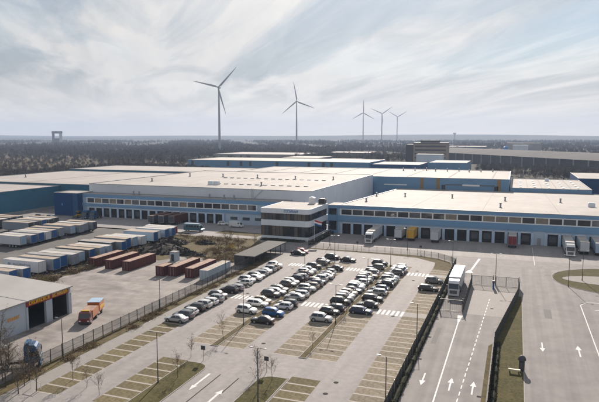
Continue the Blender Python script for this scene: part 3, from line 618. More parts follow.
# bicycle shelter
t = thing('bike_shelter', 'dark flat-roofed bicycle shelter beside the footpath', 'shelter', (-73, 143.5, 0))
obj('roof', bx(0, 0, 2.6, 6.4, 24, 2.85), mat('shelter_roof', (0.075, 0.072, 0.07), .9, .12, .5), t)
for k in range(7):
    for x in (.2, 6.0): obj('post', bx(x, .3 + 3.85 * k, 0, x + .14, .44 + 3.85 * k, 2.6), M['dark'], t)
obj('back_wall', bx(.05, .2, .1, .15, 23.8, 2.58), M['slab_dark'], t); obj('end_wall', bx(.2, .05, .1, 3.4, .15, 2.58), M['dark'], t)
for k in range(6): obj('bike_rack', MB().cyl((1.2, .9 + 3.85 * k, .02), (1.2, .9 + 3.85 * k, .8), .04).cyl((1.2, .9 + 3.85 * k, .8), (1.2, 3.6 + 3.85 * k, .8), .04).cyl((1.2, 3.6 + 3.85 * k, .02), (1.2, 3.6 + 3.85 * k, .8), .04), M['grey'], t)
# ramp wall by the dock
t = thing('ramp_wall', 'dark low retaining wall and hedge ramp beside the office', 'wall', (-63.3, 178.5, 0))
obj('wall', bx(0, 0, 0, .4, 24, 1.6), M['slab_dark'], t); obj('coping', bx(-.06, -.06, 1.601, .46, 24.06, 1.7), M['kerb'], t)

# ------------------------------------------------------------------ vehicles
def ring_body(st, crown=.03):
    rs = []
    for x, zb, zt, w in st:
        rs.append([(x, -w * .86, zb), (x, -w, zb + .14), (x, -w, zb + (zt - zb) * .62), (x, -w * .95, zt - .03), (x, -w * .82, zt + crown * .5), (x, 0, zt + crown),
                   (x, w * .82, zt + crown * .5), (x, w * .95, zt - .03), (x, w, zb + (zt - zb) * .62), (x, w, zb + .14), (x, w * .86, zb)])
    return rs
CARS = dict(
    hatch=dict(L=4.15, W=1.78, wb=2.55, belt=.93, roof=1.47, hood=.84, tail=.95, a=(.95, .25, -1.45, -1.92), r=.32),
    estate=dict(L=4.75, W=1.82, wb=2.8, belt=.93, roof=1.46, hood=.85, tail=.95, a=(1.10, .35, -1.75, -2.22), r=.33),
    sedan=dict(L=4.70, W=1.82, wb=2.8, belt=.92, roof=1.43, hood=.83, tail=.98, a=(1.05, .30, -.95, -1.70), r=.33),
    suv=dict(L=4.45, W=1.86, wb=2.66, belt=1.08, roof=1.66, hood=1.0, tail=1.08, a=(1.0, .35, -1.55, -2.05), r=.36))
def lerp(a, b, t_): return tuple(p + (q - p) * t_ for p, q in zip(a, b))
def inset_quad(p00, p10, p11, p01, u0, u1, v0, v1, off):
    def P(u, v): return Vector(lerp(lerp(p00, p10, u), lerp(p01, p11, u), v))
    q = [P(u0, v0), P(u1, v0), P(u1, v1), P(u0, v1)]; n = (q[1] - q[0]).cross(q[3] - q[0]).normalized() * off
    return [p + n for p in q], [p - n * .2 for p in q]
def glass_slab(*a):
    f, b_ = inset_quad(*a); return MB().add(f + b_, [(0, 1, 2, 3), (0, 1, 5, 4), (1, 2, 6, 5), (2, 3, 7, 6), (3, 0, 4, 7)])
def car_parts(kind):
    k = CARS[kind]; L, W = k['L'] / 2, k['W'] / 2; xw0, xr0, xr1, xw1 = k['a']; bl, rf, hd, tl = k['belt'], k['roof'], k['hood'], k['tail']
    st = [(L, .36, .58, W * .70), (L - .10, .27, .70, W * .88), (L - .45, .24, hd - .04, W * .98), (xw0 + .12, .24, hd + .03, W), (xw0 - .25, .24, bl, W), (0, .24, bl + .01, W), (xw1 + .5, .24, bl + .02, W), (xw1 - .02, .26, tl, W * .98)]
    if -L < xw1 - .3: st += [(-L + .22, .28, tl - .01, W * .95)]
    st += [(-L + .07, .30, tl - .10, W * .88), (-L, .38, tl - .22, W * .76)]
    b = MB().rings(ring_body(st))
    w0, w1 = W * .90, W * .70
    # cabin: front base, front top, rear top, rear base
    fb = [(xw0, -w0, bl - .03), (xw0, w0, bl - .03)]; ft = [(xr0, -w1, rf - .05), (xr0, w1, rf - .05)]; rt = [(xr1, -w1, rf - .06), (xr1, w1, rf - .06)]; rb = [(xw1, -w0 * .97, tl - .03), (xw1, w0 * .97, tl - .03)]
    def sec(x, wb_, zb, wt, zt): return [(x, -wb_, zb), (x, -wt, zt - .03), (x, -wt * .8, zt + .03), (x, wt * .8, zt + .03), (x, wt, zt - .03), (x, wb_, zb)]
    b.rings([sec(xw0, w0, bl - .05, w0 * .99, bl - .02), sec(xr0, w0, bl - .05, w1, rf - .02), sec((xr0 + xr1) / 2, w0, bl - .05, w1 * 1.01, rf), sec(xr1, w0, bl - .05, w1, rf - .03), sec(xw1, w0 * .97, tl - .05, w0 * .95, tl - .02)], close=False, caps=False)
    out = {'body': b}
    out['windshield'] = glass_slab(fb[1], fb[0], ft[0], ft[1], .06, .94, .08, .95, -.035)
    out['rear_window'] = glass_slab(rb[0], rb[1], rt[1], rt[0], .08, .92, .12, .92, -.035)
    for s, nm in ((0, 'sideL'), (1, 'sideR')):
        sg = -1 if s == 0 else 1
        a, b1, c, d = (xw0 - .12, sg * w0, bl + .01), (xr0 - .05, sg * w1, rf - .08), (xr1 + .02, sg * w1, rf - .09), (xw1 + .22, sg * w0 * .98, bl + .03)
        q = [Vector(p) + Vector((0, sg * .02, .0)) for p in (a, b1, c, d)]; mid0 = Vector(((xr0 + xr1) / 2 + .1, sg * (w0 + .02), bl + .01)); mid1 = Vector(((xr0 + xr1) / 2 + .1, sg * (w1 + .02), rf - .08))
        g1 = [q[0], mid0 + Vector((.05, 0, 0)), mid1 + Vector((.05, 0, 0)), q[1]]; g2 = [mid0 - Vector((.05, 0, 0)), q[3], q[2], mid1 - Vector((.05, 0, 0))]
        for j, gq in enumerate((g1, g2)):
            inn = [p - Vector((0, sg * .05, 0)) for p in gq]
            out[f'{nm}{j}'] = MB().add(gq + inn, [(0, 1, 2, 3), (0, 1, 5, 4), (1, 2, 6, 5), (2, 3, 7, 6), (3, 0, 4, 7)])
    u = MB().box(-L + .25, -W * .84, .16, L - .25, W * .84, .27)
    for sx in (-1, 1):
        for sy in (-1, 1): u.cyl((sx * k['wb'] / 2, sy * (W - .12), k['r']), (sx * k['wb'] / 2, sy * (W + .004), k['r']), k['r'] + .07, n=14)
    out['underbody'] = u
    for sy in (-1, 1):
        out[f'head{sy}'] = MB().add([(L - .06, sy * W * .55, .60), (L - .16, sy * W * .90, .62), (L - .26, sy * W * .91, .74), (L - .12, sy * W * .57, .70), (L - .3, sy * W * .5, .6), (L - .4, sy * W * .8, .6)], [(0, 1, 2, 3), (0, 1, 5, 4), (3, 2, 5, 4)])
        out[f'tail{sy}'] = bx(-L - .005, min(sy * W * .52, sy * W * .88), tl - .30, -L + .14, max(sy * W * .52, sy * W * .88), tl - .13)
        out[f'mirror{sy}'] = bx(xw0 - .42, min(sy * W, sy * (W + .17)), bl, xw0 - .28, max(sy * W, sy * (W + .17)), bl + .14)
    return out
CP = {k: {p: b.mesh(f'{k}_{p}', 38 if p == 'body' else None) for p, b in car_parts(k).items()} for k in CARS}
def wheel(parent, x, y, r, w, side):
    o = obj('wheel', cached(('tyre', r, w), lambda: MB().cyl((0, -w / 2, 0), (0, w / 2, 0), r, n=16), 40), M['tyre'], parent, (x, y, r))
    obj('rim', cached(('rim', r), lambda: MB().cyl((0, -.012, 0), (0, .012, 0), r * .64, n=12)), M['rim'], o, (0, side * (w / 2 + .006), 0)); return o
def car(kind, colour, x, y, rz, label, group):
    t = thing('parked_car', label, 'car', (x, y, .033), rz, group); P = CP[kind]; k = CARS[kind]; body = M['car_' + colour]
    obj('body', P['body'], body, t); obj('underbody', P['underbody'], M['black'], t)
    obj('windshield', P['windshield'], M['car_glass'], t); obj('rear_window', P['rear_window'], M['car_glass'], t)
    for nm in ('sideL0', 'sideL1', 'sideR0', 'sideR1'): obj('side_window', P[nm], M['car_glass'], t)
    for sy in (-1, 1):
        obj('headlight', P[f'head{sy}'], M['headlight'], t); obj('taillight', P[f'tail{sy}'], M['taillight'], t); obj('mirror', P[f'mirror{sy}'], body, t)
        for sx in (-1, 1): wheel(t, sx * k['wb'] / 2, sy * (k['W'] / 2 - .09), k['r'], .22, sy)
    return t
NICE = dict(hatch='hatchback', estate='estate car', sedan='saloon', suv='sport utility car')
rc = random.Random(21)
def car_row(xc, rowname, spec, face):
    """spec: list of (stall, colour[, kind]); near to far"""
    for i, s in enumerate(spec):
        k, colour = s[0], s[1]; kind = s[2] if len(s) > 2 else rc.choice(['hatch', 'hatch', 'estate', 'sedan', 'suv', 'suv'])
        rz = (0 if face > 0 else math.pi) if rc.random() < .75 else (math.pi if face > 0 else 0)
        car(kind, colour, xc + rc.uniform(-.25, .25), stall_y(k) + rc.uniform(-.12, .12), rz + rc.uniform(-.025, .025),
            f'{colour} {NICE[kind]}, {ORD[i]} from near end, {rowname}', 'cars in the car park')
car_row(-60.9, 'first row from footpath', [(3, 'silver', 'sedan'), (4, 'grey', 'suv'), (5, 'white', 'hatch'), (6, 'charcoal'), (7, 'white', 'suv'), (8, 'white', 'estate'), (9, 'silver'), (10, 'charcoal', 'suv'), (12, 'black', 'suv'),
    (13, 'silver', 'estate'), (15, 'white', 'hatch'), (16, 'silver'), (17, 'white'), (18, 'grey'), (19, 'silver'), (20, 'white'), (21, 'silver'), (22, 'beige'), (23, 'white', 'suv')], -1)
car_row(-50.4, 'second row from footpath', [(7, 'white', 'suv'), (9, 'white', 'estate'), (10, 'beige', 'hatch'), (12, 'charcoal'), (13, 'silver', 'estate'), (14, 'black'), (16, 'grey'), (17, 'white'), (18, 'charcoal'), (19, 'silver'), (20, 'brown'), (21, 'white', 'suv'), (22, 'silver'), (24, 'charcoal', 'suv'), (26, 'grey', 'estate'), (27, 'black')], 1)
car_row(-44.6, 'third row from footpath', [(5, 'black', 'sedan'), (7, 'blue', 'suv'), (9, 'white', 'hatch'), (10, 'charcoal', 'estate'), (12, 'silver'), (13, 'white', 'estate'), (14, 'charcoal'), (15, 'silver'), (16, 'beige'), (17, 'grey'), (18, 'black'), (19, 'white', 'suv'), (20, 'silver'), (21, 'grey'), (22, 'silver'), (24, 'black', 'sedan')], -1)
car_row(-34.3, 'fourth row from footpath', [(7, 'silver', 'suv'), (9, 'black'), (10, 'charcoal', 'estate'), (12, 'black'), (13, 'grey', 'suv'), (14, 'silver'), (15, 'beige', 'hatch'), (16, 'charcoal'), (17, 'silver'), (18, 'white', 'hatch'), (19, 'white'), (20, 'grey'), (21, 'charcoal', 'suv'), (22, 'beige'), (23, 'silver'), (24, 'black'), (26, 'grey', 'estate'), (28, 'black', 'suv')], 1)
car_row(-28.4, 'fifth row from footpath', [(10, 'navy', 'estate'), (12, 'charcoal', 'sedan'), (14, 'black', 'estate'), (16, 'silver', 'estate'), (17, 'navy'), (19, 'black', 'suv'), (20, 'charcoal'), (21, 'grey', 'suv'), (22, 'silver', 'suv'), (24, 'charcoal'), (25, 'navy', 'suv'), (26, 'white', 'estate'), (27, 'white')], -1)
car_row(-17.9, 'row beside the dark hedge', [(19, 'black', 'estate'), (22, 'grey', 'suv')], 1)
car('sedan', 'black', -44.2, 158.8, 0, 'black saloon parked alone by the north end of the car park', 'cars in the car park')
car('sedan', 'black', -61.0, 163.0, 0, 'black saloon nearest the bicycle shelter at the far corner', 'cars in the car park')
car('hatch', 'red', -60.8, 165.8, 0, 'dark red hatchback at the far corner near the office', 'cars in the car park')
car('suv', 'charcoal', -49.5, 160.6, 0, 'charcoal sport utility car beside the lone black saloon', 'cars in the car park')
car('estate', 'black', -196, 198.5, 0, 'black estate car beside the teal hall', 'cars in the yards'); car('hatch', 'white', -190.5, 199.2, 0, 'white hatchback beside the teal hall near the navy tower', 'cars in the yards')
car('suv', 'white', -110, 207.3, R(20), 'white car by the last dock door of the left wing', 'cars in the yards')

# ---- trailers and trucks (local: length along +X, front at +X)
def box_trailer(label, x, y, rz, L, body, doors, roof, group, name='box_trailer', h=2.75, z0=1.0, wheels=True, text=None, cat='trailer'):
    t = thing(name, label, cat, (x, y, .02), rz, group); W = 1.27
    obj('box', cached(('tbox', L, h, z0), lambda: MB().box(-L, -W, z0, 0, W, z0 + h)), body, t)
    obj('roof', cached(('troof', L, h, z0), lambda: MB().box(-L + .03, -W + .03, z0 + h + .002, -.03, W - .03, z0 + h + .05)), roof, t)
    for s in (-1, 1):
        obj('door', cached(('tdoor', h, z0, s), lambda: MB().box(.002, min(s * .03, s * 1.2), z0 + .08, .06, max(s * .03, s * 1.2), z0 + h - .08).box(.061, s * .3 - .02, z0 + .1, .09, s * .3 + .02, z0 + h - .1)), doors, t)
    obj('corner_frame', cached(('tframe', h, z0), lambda: MB().box(-.02, -W - .02, z0 - .02, .1, -W + .07, z0 + h + .06).box(-.02, W - .07, z0 - .02, .1, W + .02, z0 + h + .06).box(-.02, -W + .071, z0 + h - .07, .1, W - .071, z0 + h + .06).box(-.02, -W + .071, z0 - .02, .1, W - .071, z0 + .07)), M['grey'], t)
    obj('chassis', cached(('tch', L, z0), lambda: MB().box(-L + .3, -.5, z0 - .32, -.2, .5, z0 - .01)), M['dark'], t)
    if wheels:
        for i in range(3 if L > 10 else 2):
            for s in (-1, 1): wheel(t, -1.9 - 1.3 * i, s * 1.05, .48, .38, s)
    for s in (-1, 1): obj('landing_leg', cached(('tleg', z0), lambda: MB().box(-.07, -.07, 0, .07, .07, z0 - .33).box(-.2, -.15, 0, .2, .15, .06)), M['grey'], t, (-L + 2.2, s * .6, 0))
    return t
DOORN = dict(tr_blue='blue', tr_white='white', tr_grey='grey', tr_pale='pale blue', tr_dark='dark', tr_red='red')
def trailer_row(xend, rowname, spec, L=12.0):
    for i, (y, body, door, roof) in enumerate(spec):
        box_trailer(f'{DOORN[body]} box trailer, {DOORN[door]} doors, {ORD[i]} from near end, {rowname}', xend + rc.uniform(-1.1, .7), y + rc.uniform(-.22, .22), rc.uniform(-.008, .008), L, M[body], M[door], M[roof], 'parked box trailers', h=rc.choice([2.75, 2.75, 2.6, 2.9]))
T1 = 'row by red containers'
trailer_row(-112.4, T1, [(104.6, 'tr_grey', 'tr_blue', 'roof_tan'), (108.1, 'tr_grey', 'tr_blue', 'roof_white'), (115.0, 'tr_white', 'tr_white', 'roof_white'), (118.4, 'tr_grey', 'tr_blue', 'roof_tan'), (121.9, 'tr_grey', 'tr_blue', 'roof_gy'),
    (125.4, 'tr_grey', 'tr_grey', 'roof_white'), (128.9, 'tr_grey', 'tr_pale', 'roof_gy'), (132.4, 'tr_dark', 'tr_blue', 'roof_tan'), (135.9, 'tr_grey', 'tr_pale', 'roof_tan'), (139.4, 'tr_pale', 'tr_pale', 'roof_white'), (142.9, 'tr_dark', 'tr_dark', 'roof_gy'), (146.4, 'tr_grey', 'tr_blue', 'roof_tan'), (149.9, 'tr_grey', 'tr_blue', 'roof_tan'), (153.4, 'tr_white', 'tr_pale', 'roof_white'), (156.9, 'tr_white', 'tr_white', 'roof_white'),
    (163.4, 'tr_pale', 'tr_blue', 'roof_tan'), (166.9, 'tr_white', 'tr_white', 'roof_tan'), (170.4, 'tr_pale', 'tr_blue', 'roof_white'), (173.9, 'tr_pale', 'tr_blue', 'roof_white'), (177.4, 'tr_white', 'tr_red', 'roof_white')])
T2 = 'middle trailer row'
trailer_row(-147.8, T2, [(142.6, 'tr_white', 'tr_pale', 'roof_white'), (146.1, 'tr_grey', 'tr_blue', 'roof_white'), (149.6, 'tr_grey', 'tr_blue', 'roof_gy'), (153.1, 'tr_white', 'tr_white', 'roof_white'), (156.6, 'tr_grey', 'tr_blue', 'roof_tan'), (160.1, 'tr_grey', 'tr_grey', 'roof_tan'), (165.6, 'tr_grey', 'tr_pale', 'roof_tan'), (169.1, 'tr_grey', 'tr_grey', 'roof_tan'), (172.6, 'tr_grey', 'tr_grey', 'roof_white'), (176.1, 'tr_grey', 'tr_dark', 'roof_tan')], 12.6)
T3 = 'row nearest teal hall'
trailer_row(-168.5, T3, [(165.5, 'tr_grey', 'tr_dark', 'roof_tan'), (169.0, 'tr_dark', 'tr_dark', 'roof_gy'), (172.5, 'tr_grey', 'tr_blue', 'roof_tan'), (176.0, 'tr_dark', 'tr_dark', 'roof_white'), (179.5, 'tr_grey', 'tr_dark', 'roof_tan')], 12.6)
trailer_row(-186.0, 'row at left edge', [(168.0, 'tr_grey', 'tr_dark', 'roof_tan'), (171.5, 'tr_grey', 'tr_grey', 'roof_white'), (175.0, 'tr_dark', 'tr_dark', 'roof_tan'), (178.5, 'tr_grey', 'tr_dark', 'roof_tan')], 12.6)
# faint lettering on the white trailer's long side
wt = [o for o in bpy.data.objects if o.name.startswith('box_trailer') and abs(o.location.y - 115.0) < .5 and o.location.x > -120][0]
for b in glyphs(8, 6.0, .7, .16, 12, .02): obj('letter', b, M['tr_grey'], wt, (-8.6, -1.275, 2.3))
obj('emblem', MB().cyl((-9.8, -1.29, 2.6), (-9.8, -1.272, 2.6), .5, n=16), M['tr_grey'], wt)

# tractor cab, local front +X, origin at cab front bumper on ground
def tractor(t, body, x0=0.0):
    W = 1.24; s = MB()
    s.rings([[(x0 - .02, -W * .93, .45), (x0 - .02, W * .93, .45), (x0 - .02, W * .95, 1.7), (x0 - .02, -W * .95, 1.7)],
             [(x0 - .25, -W, .40), (x0 - .25, W, .40), (x0 - .17, W, 1.8), (x0 - .17, -W, 1.8)]][::-1], caps=True)
    s.rings([[(x0 - .10, -W, .95), (x0 - .08, -W, 1.75), (x0 - .42, -W * .97, 2.95), (x0 - .50, -W * .95, 3.30), (x0 - .80, -W * .90, 3.58), (x0 - 2.22, -W * .90, 3.68), (x0 - 2.3, -W * .97, 3.4), (x0 - 2.3, -W, .95)],
             [(x0 - .10, W, .95), (x0 - .08, W, 1.75), (x0 - .42, W * .97, 2.95), (x0 - .50, W * .95, 3.30), (x0 - .80, W * .90, 3.58), (x0 - 2.22, W * .90, 3.68), (x0 - 2.3, W * .97, 3.4), (x0 - 2.3, W, .95)]])
    obj('cab', s, body, t, smooth=30)
    obj('windshield', glass_slab((x0 - .08, -W, 1.75), (x0 - .08, W, 1.75), (x0 - .42, W * .97, 2.95), (x0 - .42, -W * .97, 2.95), .05, .95, .03, .90, .03), M['car_glass'], t)
    obj('sun_visor', MB().box(x0 - .45, -W * .95, 2.86, x0 - .18, W * .95, 2.95), M['dark'], t)
    for sg in (-1, 1):
        obj('side_window', bx(x0 - 1.5, min(sg * W, sg * (W + .02)), 1.85, x0 - .45, max(sg * W, sg * (W + .02)), 2.65), M['car_glass'], t)
        obj('headlight', bx(x0 - .02, min(sg * .75, sg * 1.1), .62, x0 + .015, max(sg * .75, sg * 1.1), .85), M['headlight'], t)
        obj('mirror', bx(x0 - .25, min(sg * (W + .08), sg * (W + .3)), 1.9, x0 - .12, max(sg * (W + .08), sg * (W + .3)), 2.7), M['dark'], t)
        wheel(t, x0 - 1.35, sg * 1.05, .5, .34, sg); wheel(t, x0 - 5.0, sg * 1.0, .5, .5, sg)
    gq = obj('grille', bx(x0 - .02, -.80, .72, x0 + .012, .80, 1.42), M['dark'], t)
    for q in range(4): obj('grille_slat', bx(x0 + .0125, -.76, .78 + .16 * q, x0 + .03, .76, .83 + .16 * q), M['grey'], gq)
    obj('bonnet_strip', bx(x0 - .019, -1.0, 1.47, x0 + .02, 1.0, 1.56), M['grey'], t); obj('number_plate', bx(x0 + .051, -.26, .36, x0 + .06, .26, .48), M['white'], t); obj('bumper', bx(x0 - .2, -W, .3, x0 + .05, W, .56), body, t)
    obj('chassis', bx(x0 - 6.0, -.45, .55, x0 - .3, .45, .92), M['dark'], t)
def semi(label, x, y, rz, group, body='truck_white', box='tr_white', roof='roof_white', L=13.4):
    """articulated lorry, origin under the front bumper"""
    t = thing('articulated_lorry', label, 'lorry', (x, y, .03), rz, group); tractor(t, M[body]); W = 1.27; xe = -2.75
    obj('trailer_box', bx(xe - L, -W, 1.08, xe, W, 3.95), M[box], t); obj('trailer_roof', bx(xe - L + .03, -W + .03, 3.952, xe - .03, W - .03, 4.0), M[roof], t)
    obj('trailer_frame', bx(xe - L + .2, -.55, .75, xe - 1.0, .55, 1.079), M['dark'], t)
    for sg in (-1, 1):
        obj('side_guard', bx(xe - L + 5.2, min(sg * 1.2, sg * 1.25), .5, xe - 4.2, max(sg * 1.2, sg * 1.25), .95), M['grey'], t)
        for i in range(3): wheel(t, xe - L + 1.6 + 1.3 * i, sg * 1.05, .5, .38, sg)
    for sg in (-1, 1): obj('taillight', bx(xe - L - .03, min(sg * .8, sg * 1.15), .8, xe - L, max(sg * .8, sg * 1.15), .95), M['taillight'], t)
    return t
DN = -math.pi / 2         # facing the camera side (-Y)
semi('white lorry with cab docked at the fourth dock door right of the office', -45.3, 187.6, DN, 'lorries at the docks')
semi('white lorry with cab docked near the right edge of the photo', 16.2, 187.8, DN, 'lorries at the docks')
semi('white lorry with dark windscreen driving along the lane beside the hedge', -12.1, 131.3, DN, 'lorries on the road', roof='white', L=12.8)
def docked(label, x, yf, body, roof, front, L=7.8):
    t = box_trailer(label, x, yf, DN, L, M[body], M[front], M[roof], 'box bodies at the docks', name='swap_body', z0=1.1, h=2.85)
    return t
docked('white box trailer docked two doors right of the docked white lorry', -37.1, 196.8, 'tr_white', 'roof_white', 'tr_white')
docked('bright yellow box trailer at a dock door', -33.0, 197.0, 'tr_yellow', 'tr_yellow', 'tr_yellow')
docked('white box trailer docked to the right of the yellow one', -24.8, 196.4, 'tr_white', 'roof_white', 'tr_white')
docked('box trailer with bright red front and white top at a dock door', -.2, 196.0, 'tr_white', 'roof_white', 'tr_red')
docked('white box trailer docked between two white vehicles near the right edge', 20.4, 192.4, 'tr_white', 'roof_white', 'tr_white', 12.4)
docked('pale box trailer docked furthest right at the edge of the photo', 24.5, 191.5, 'tr_pale', 'roof_white', 'tr_pale', 13.2)
box_trailer('white trailer parked on the paved oval at the right edge', 28.5, 163.5, R(180), 8, M['tr_white'], M['tr_white'], M['roof_white'], 'box bodies at the docks')

# open containers
def container(label, x, y, L, body, top, rz=0.0, group='containers in the scrap yard', openx=True):
    t = thing('container', label, 'container', (x, y, .02), rz, group); W, H = 2.44, 2.55
    def corr(side):
        b = MB(); n = int(L / .3); pts = []
        for i in range(n + 1):
            o = .05 if (i // 2) % 2 else 0.0; pts.append((o, L * i / n))
        s = 1 if side else -1; xs = W - .1 if side else .1
        for (o, ya), (o2, yb) in zip(pts, pts[1:]): b.add([(xs + s * o, ya, .15), (xs + s * o2, yb, .15), (xs + s * o2, yb, H - .1), (xs + s * o, ya, H - .1)], [(0, 1, 2, 3)])
        return b
    for s in (0, 1): obj('side_wall', cached(('corr', L, s), lambda: corr(s)), body, t)
    obj('end_wall', bx(.1, .02, .15, W - .1, .08, H - .1), body, t); obj('end_wall', bx(.1, L - .08, .15, W - .1, L - .02, H - .1), body, t)
    b = MB()
    for xx in (0, W - .14):
        b.box(xx, 0, H - .14, xx + .14, L, H).box(xx, 0, 0, xx + .14, L, .16)
        for yy in (0, L - .14): b.box(xx + .002, yy + .002, .161, xx + .138, yy + .138, H - .141)
    for yy in (0, L - .14): b.box(.141, yy, H - .14, W - .141, yy + .14, H).box(.141, yy, 0, W - .141, yy + .14, .16)
    obj('frame', b, body, t); obj('floor', bx(.1, .1, .16, W - .1, L - .1, .24), M['dark'], t)
    obj('top_panel', bx(.2, .2, H - .12, W - .2, L - .2, H - .02), top, t)
    for k in range(2): obj('door_bar', bx(.7 + .9 * k, -.05, .3, .76 + .9 * k, .018, H - .3), M['grey'], t)
    return t
for i, (x, y) in enumerate(((-109.2, 127.3), (-103.6, 127.0), (-98.0, 127.0))):
    container(f'rust red container in the group of three by the trailers, {["left", "middle", "right"][i]} one', x, y, 12.2, M['red'], M['red_top'])
container('short red container left of the long red pair beside the fence', -86.2, 125.2, 4.5, M['red'], M['red_top'])
container('long red container next to the short one beside the fence', -83.0, 126.0, 12.2, M['red'], M['red_top'])
container('long red container beside the grey one near the fence', -77.9, 125.8, 12.2, M['red'], M['red_top'])
container('grey blue container nearest the fence and the car park', -73.3, 125.2, 12.2, M['cont_grey'], M['roof_tan'])
t = thing('site_cabin', 'small grey site cabin behind the red containers', 'cabin', (-92.5, 141.5, 0)); obj('wall', bx(0, 0, 0, 2, 2, 2.6), M['cont_grey'], t); obj('roof', bx(-.05, -.05, 2.601, 2.05, 2.05, 2.75), M['roof_gy'], t); obj('door', bx(.5, -.04, .1, 1.4, -.003, 2.1), M['dark'], t)

# vans, bus, loader, recovery truck
def van(label, x, y, rz, L, H, W, body, top=None, name='van', cat='van', windows=True, group=None):
    t = thing(name, label, cat, (x, y, .03), rz, group); w = W / 2
    prof = [(0, .45), (-.02, .95), (-.55, 1.15), (-1.15, H * .78), (-1.6, H - .08), (-L + .1, H), (-L, H - .2), (-L, .45)]
    obj('body', MB().rings([[(x_, -w * (.93 if z > 1.3 else 1), z) for x_, z in prof], [(x_, w * (.93 if z > 1.3 else 1), z) for x_, z in prof]]), body, t)
    if top: obj('roof_panel', bx(-L + .15, -w * .9, H + .002, -1.75, w * .9, H + .08), top, t)
    obj('windshield', glass_slab((-.55, -w, 1.15), (-.55, w, 1.15), (-1.15, w * .93, H * .78), (-1.15, -w * .93, H * .78), .08, .92, .06, .94, .02), M['car_glass'], t)
    for s in (-1, 1):
        n = 5 if windows else 1
        for i in range(n):
            xa = -1.35 - i * (L - 2.2) / 5; xe = xa - (L - 2.2) / 5 + .15
            obj('side_window', bx(xe, min(s * w * .95, s * (w * .95 + .03)), H * .55, xa, max(s * w * .95, s * (w * .95 + .03)), H * .82), M['car_glass'], t)
        obj('headlight', bx(-.04, min(s * w * .55, s * w * .9), .7, .01, max(s * w * .55, s * w * .9), .9), M['headlight'], t)
        for xx in (-.95, -L + 1.1): wheel(t, xx, s * (w - .12), .38, .26, s)
    return t
van('teal minibus on the road in front of the left dock wing', -109.3, 190.2, R(2), 7.8, 2.9, 2.2, M['teal_paint'], M['tr_pale'], 'minibus', 'minibus')
van('white panel van parked beside the office lawn', -99.5, 204.0, R(0), 5.6, 2.5, 2.0, M['truck_white'], None, windows=False)
van('white van with bright blue roof beside the sign warehouse', -79.6, 71.5, R(80), 6.0, 2.6, 2.0, M['truck_white'], M['bright_blue'], windows=False)
t = thing('recovery_truck', 'amber truck with dark red cab in the yard by the sign warehouse', 'truck', (-76.0, 86.6, .03), R(-67))
W = 1.1
obj('cab', MB().rings([[(0, s * W, .5), (0, s * W, 1.25), (-.35, s * W * .94, 2.25), (-.6, s * W * .9, 2.4), (-1.8, s * W * .9, 2.45), (-1.8, s * W, .5)] for s in (-1, 1)]), M['darkred_paint'], t)
obj('windshield', glass_slab((0, -W, 1.25), (0, W, 1.25), (-.35, W * .94, 2.25), (-.35, -W * .94, 2.25), .06, .94, .05, .92, .03), M['car_glass'], t)
obj('body', bx(-5.6, -1.15, .85, -1.85, 1.15, 2.3), M['amber'], t); obj('body_top', bx(-5.5, -1.05, 2.302, -1.95, 1.05, 2.36), M['red_top'], t)
obj('rear_box', bx(-9.2, -1.2, .9, -6.1, 1.2, 2.7), M['amber'], t); obj('rear_roof', bx(-9.25, -1.25, 2.702, -6.05, 1.25, 2.8), M['tr_pale'], t); obj('side_stripe', bx(-9.0, 1.202, 1.3, -6.3, 1.22, 1.8), M['yellow'], t)
obj('chassis', bx(-9.1, -.5, .5, -.3, .5, .84), M['dark'], t); obj('bumper', bx(-.1, -1.1, .3, .08, 1.1, .6), M['dark'], t); obj('light_bar', bx(-1.3, -.8, 2.46, -1.0, .8, 2.62), M['yellow'], t)
for s in (-1, 1):
    obj('headlight', bx(-.02, min(s * .6, s * .95), .7, .02, max(s * .6, s * .95), .92), M['headlight'], t); obj('side_window', bx(-1.4, min(s * 1.07, s * 1.11), 1.35, -.45, max(s * 1.07, s * 1.11), 2.05), M['car_glass'], t)
    for xx in (-1.0, -4.6, -8.0): wheel(t, xx, s * .95, .45, .3, s)
t = thing('tractor_unit', 'dark blue tractor unit parked behind the fence at the bottom left', 'truck', (-69.1, 68.9, .03), R(35)); tractor(t, M['truck_blue'])
obj('deflector', bx(-2.2, -1.0, 3.69, -1.5, 1.0, 3.95), M['truck_blue'], t)
for i, x in enumerate((-174.6, -170.4)):
    t = thing('tractor_unit', f'dark blue lorry tractor at the left docks, {["left", "right"][i]} of the two', 'truck', (x, 201.5, .03), DN); tractor(t, M['truck_blue'])
t = thing('wheel_loader', 'yellow wheel loader beside the dark blue tractors at the left docks', 'loader', (-179.5, 202, .03), DN)
obj('body', MB().box(-4.0, -.9, .8, -1.6, .9, 1.7).box(-1.59, -.6, .7, -.4, .6, 1.2), M['safety_yellow'], t); obj('cab', bx(-2.5, -.75, 1.701, -1.3, .75, 2.9), M['car_glass'], t); obj('cab_roof', bx(-2.6, -.85, 2.901, -1.2, .85, 3.05), M['safety_yellow'], t)
obj('bucket', MB().rings([[(.2, s, .15), (.9, s, .1), (.5, s, .6), (.3, s, 1.0)] for s in (-1.2, 1.2)]), M['dark'], t); obj('lift_arm', MB().box(-1.4, -.5, 1.0, .25, -.35, 1.25).box(-1.4, .35, 1.0, .25, .5, 1.25), M['safety_yellow'], t)
for s in (-1, 1):
    for xx in (-.7, -3.2): wheel(t, xx, s * .95, .65, .5, s)
for i, x in enumerate((-137.6, -133.6, -129.4)):
    box_trailer(f'dark tipper trailer with rusty load at the left docks, {ORD[i]} from the left', x, 197.5 + 1.2 * i, DN, 11.5, M['tr_dark'] if i < 2 else mat('rust_body', (0.075, 0.014, 0.011), .8, .3, .8), M['tr_dark'], mat(f'rusty_load_{i}', (0.13, 0.055, 0.03), 0.9, 0.5, 1.2), 'tipper trailers at the left docks', name='tipper_trailer')

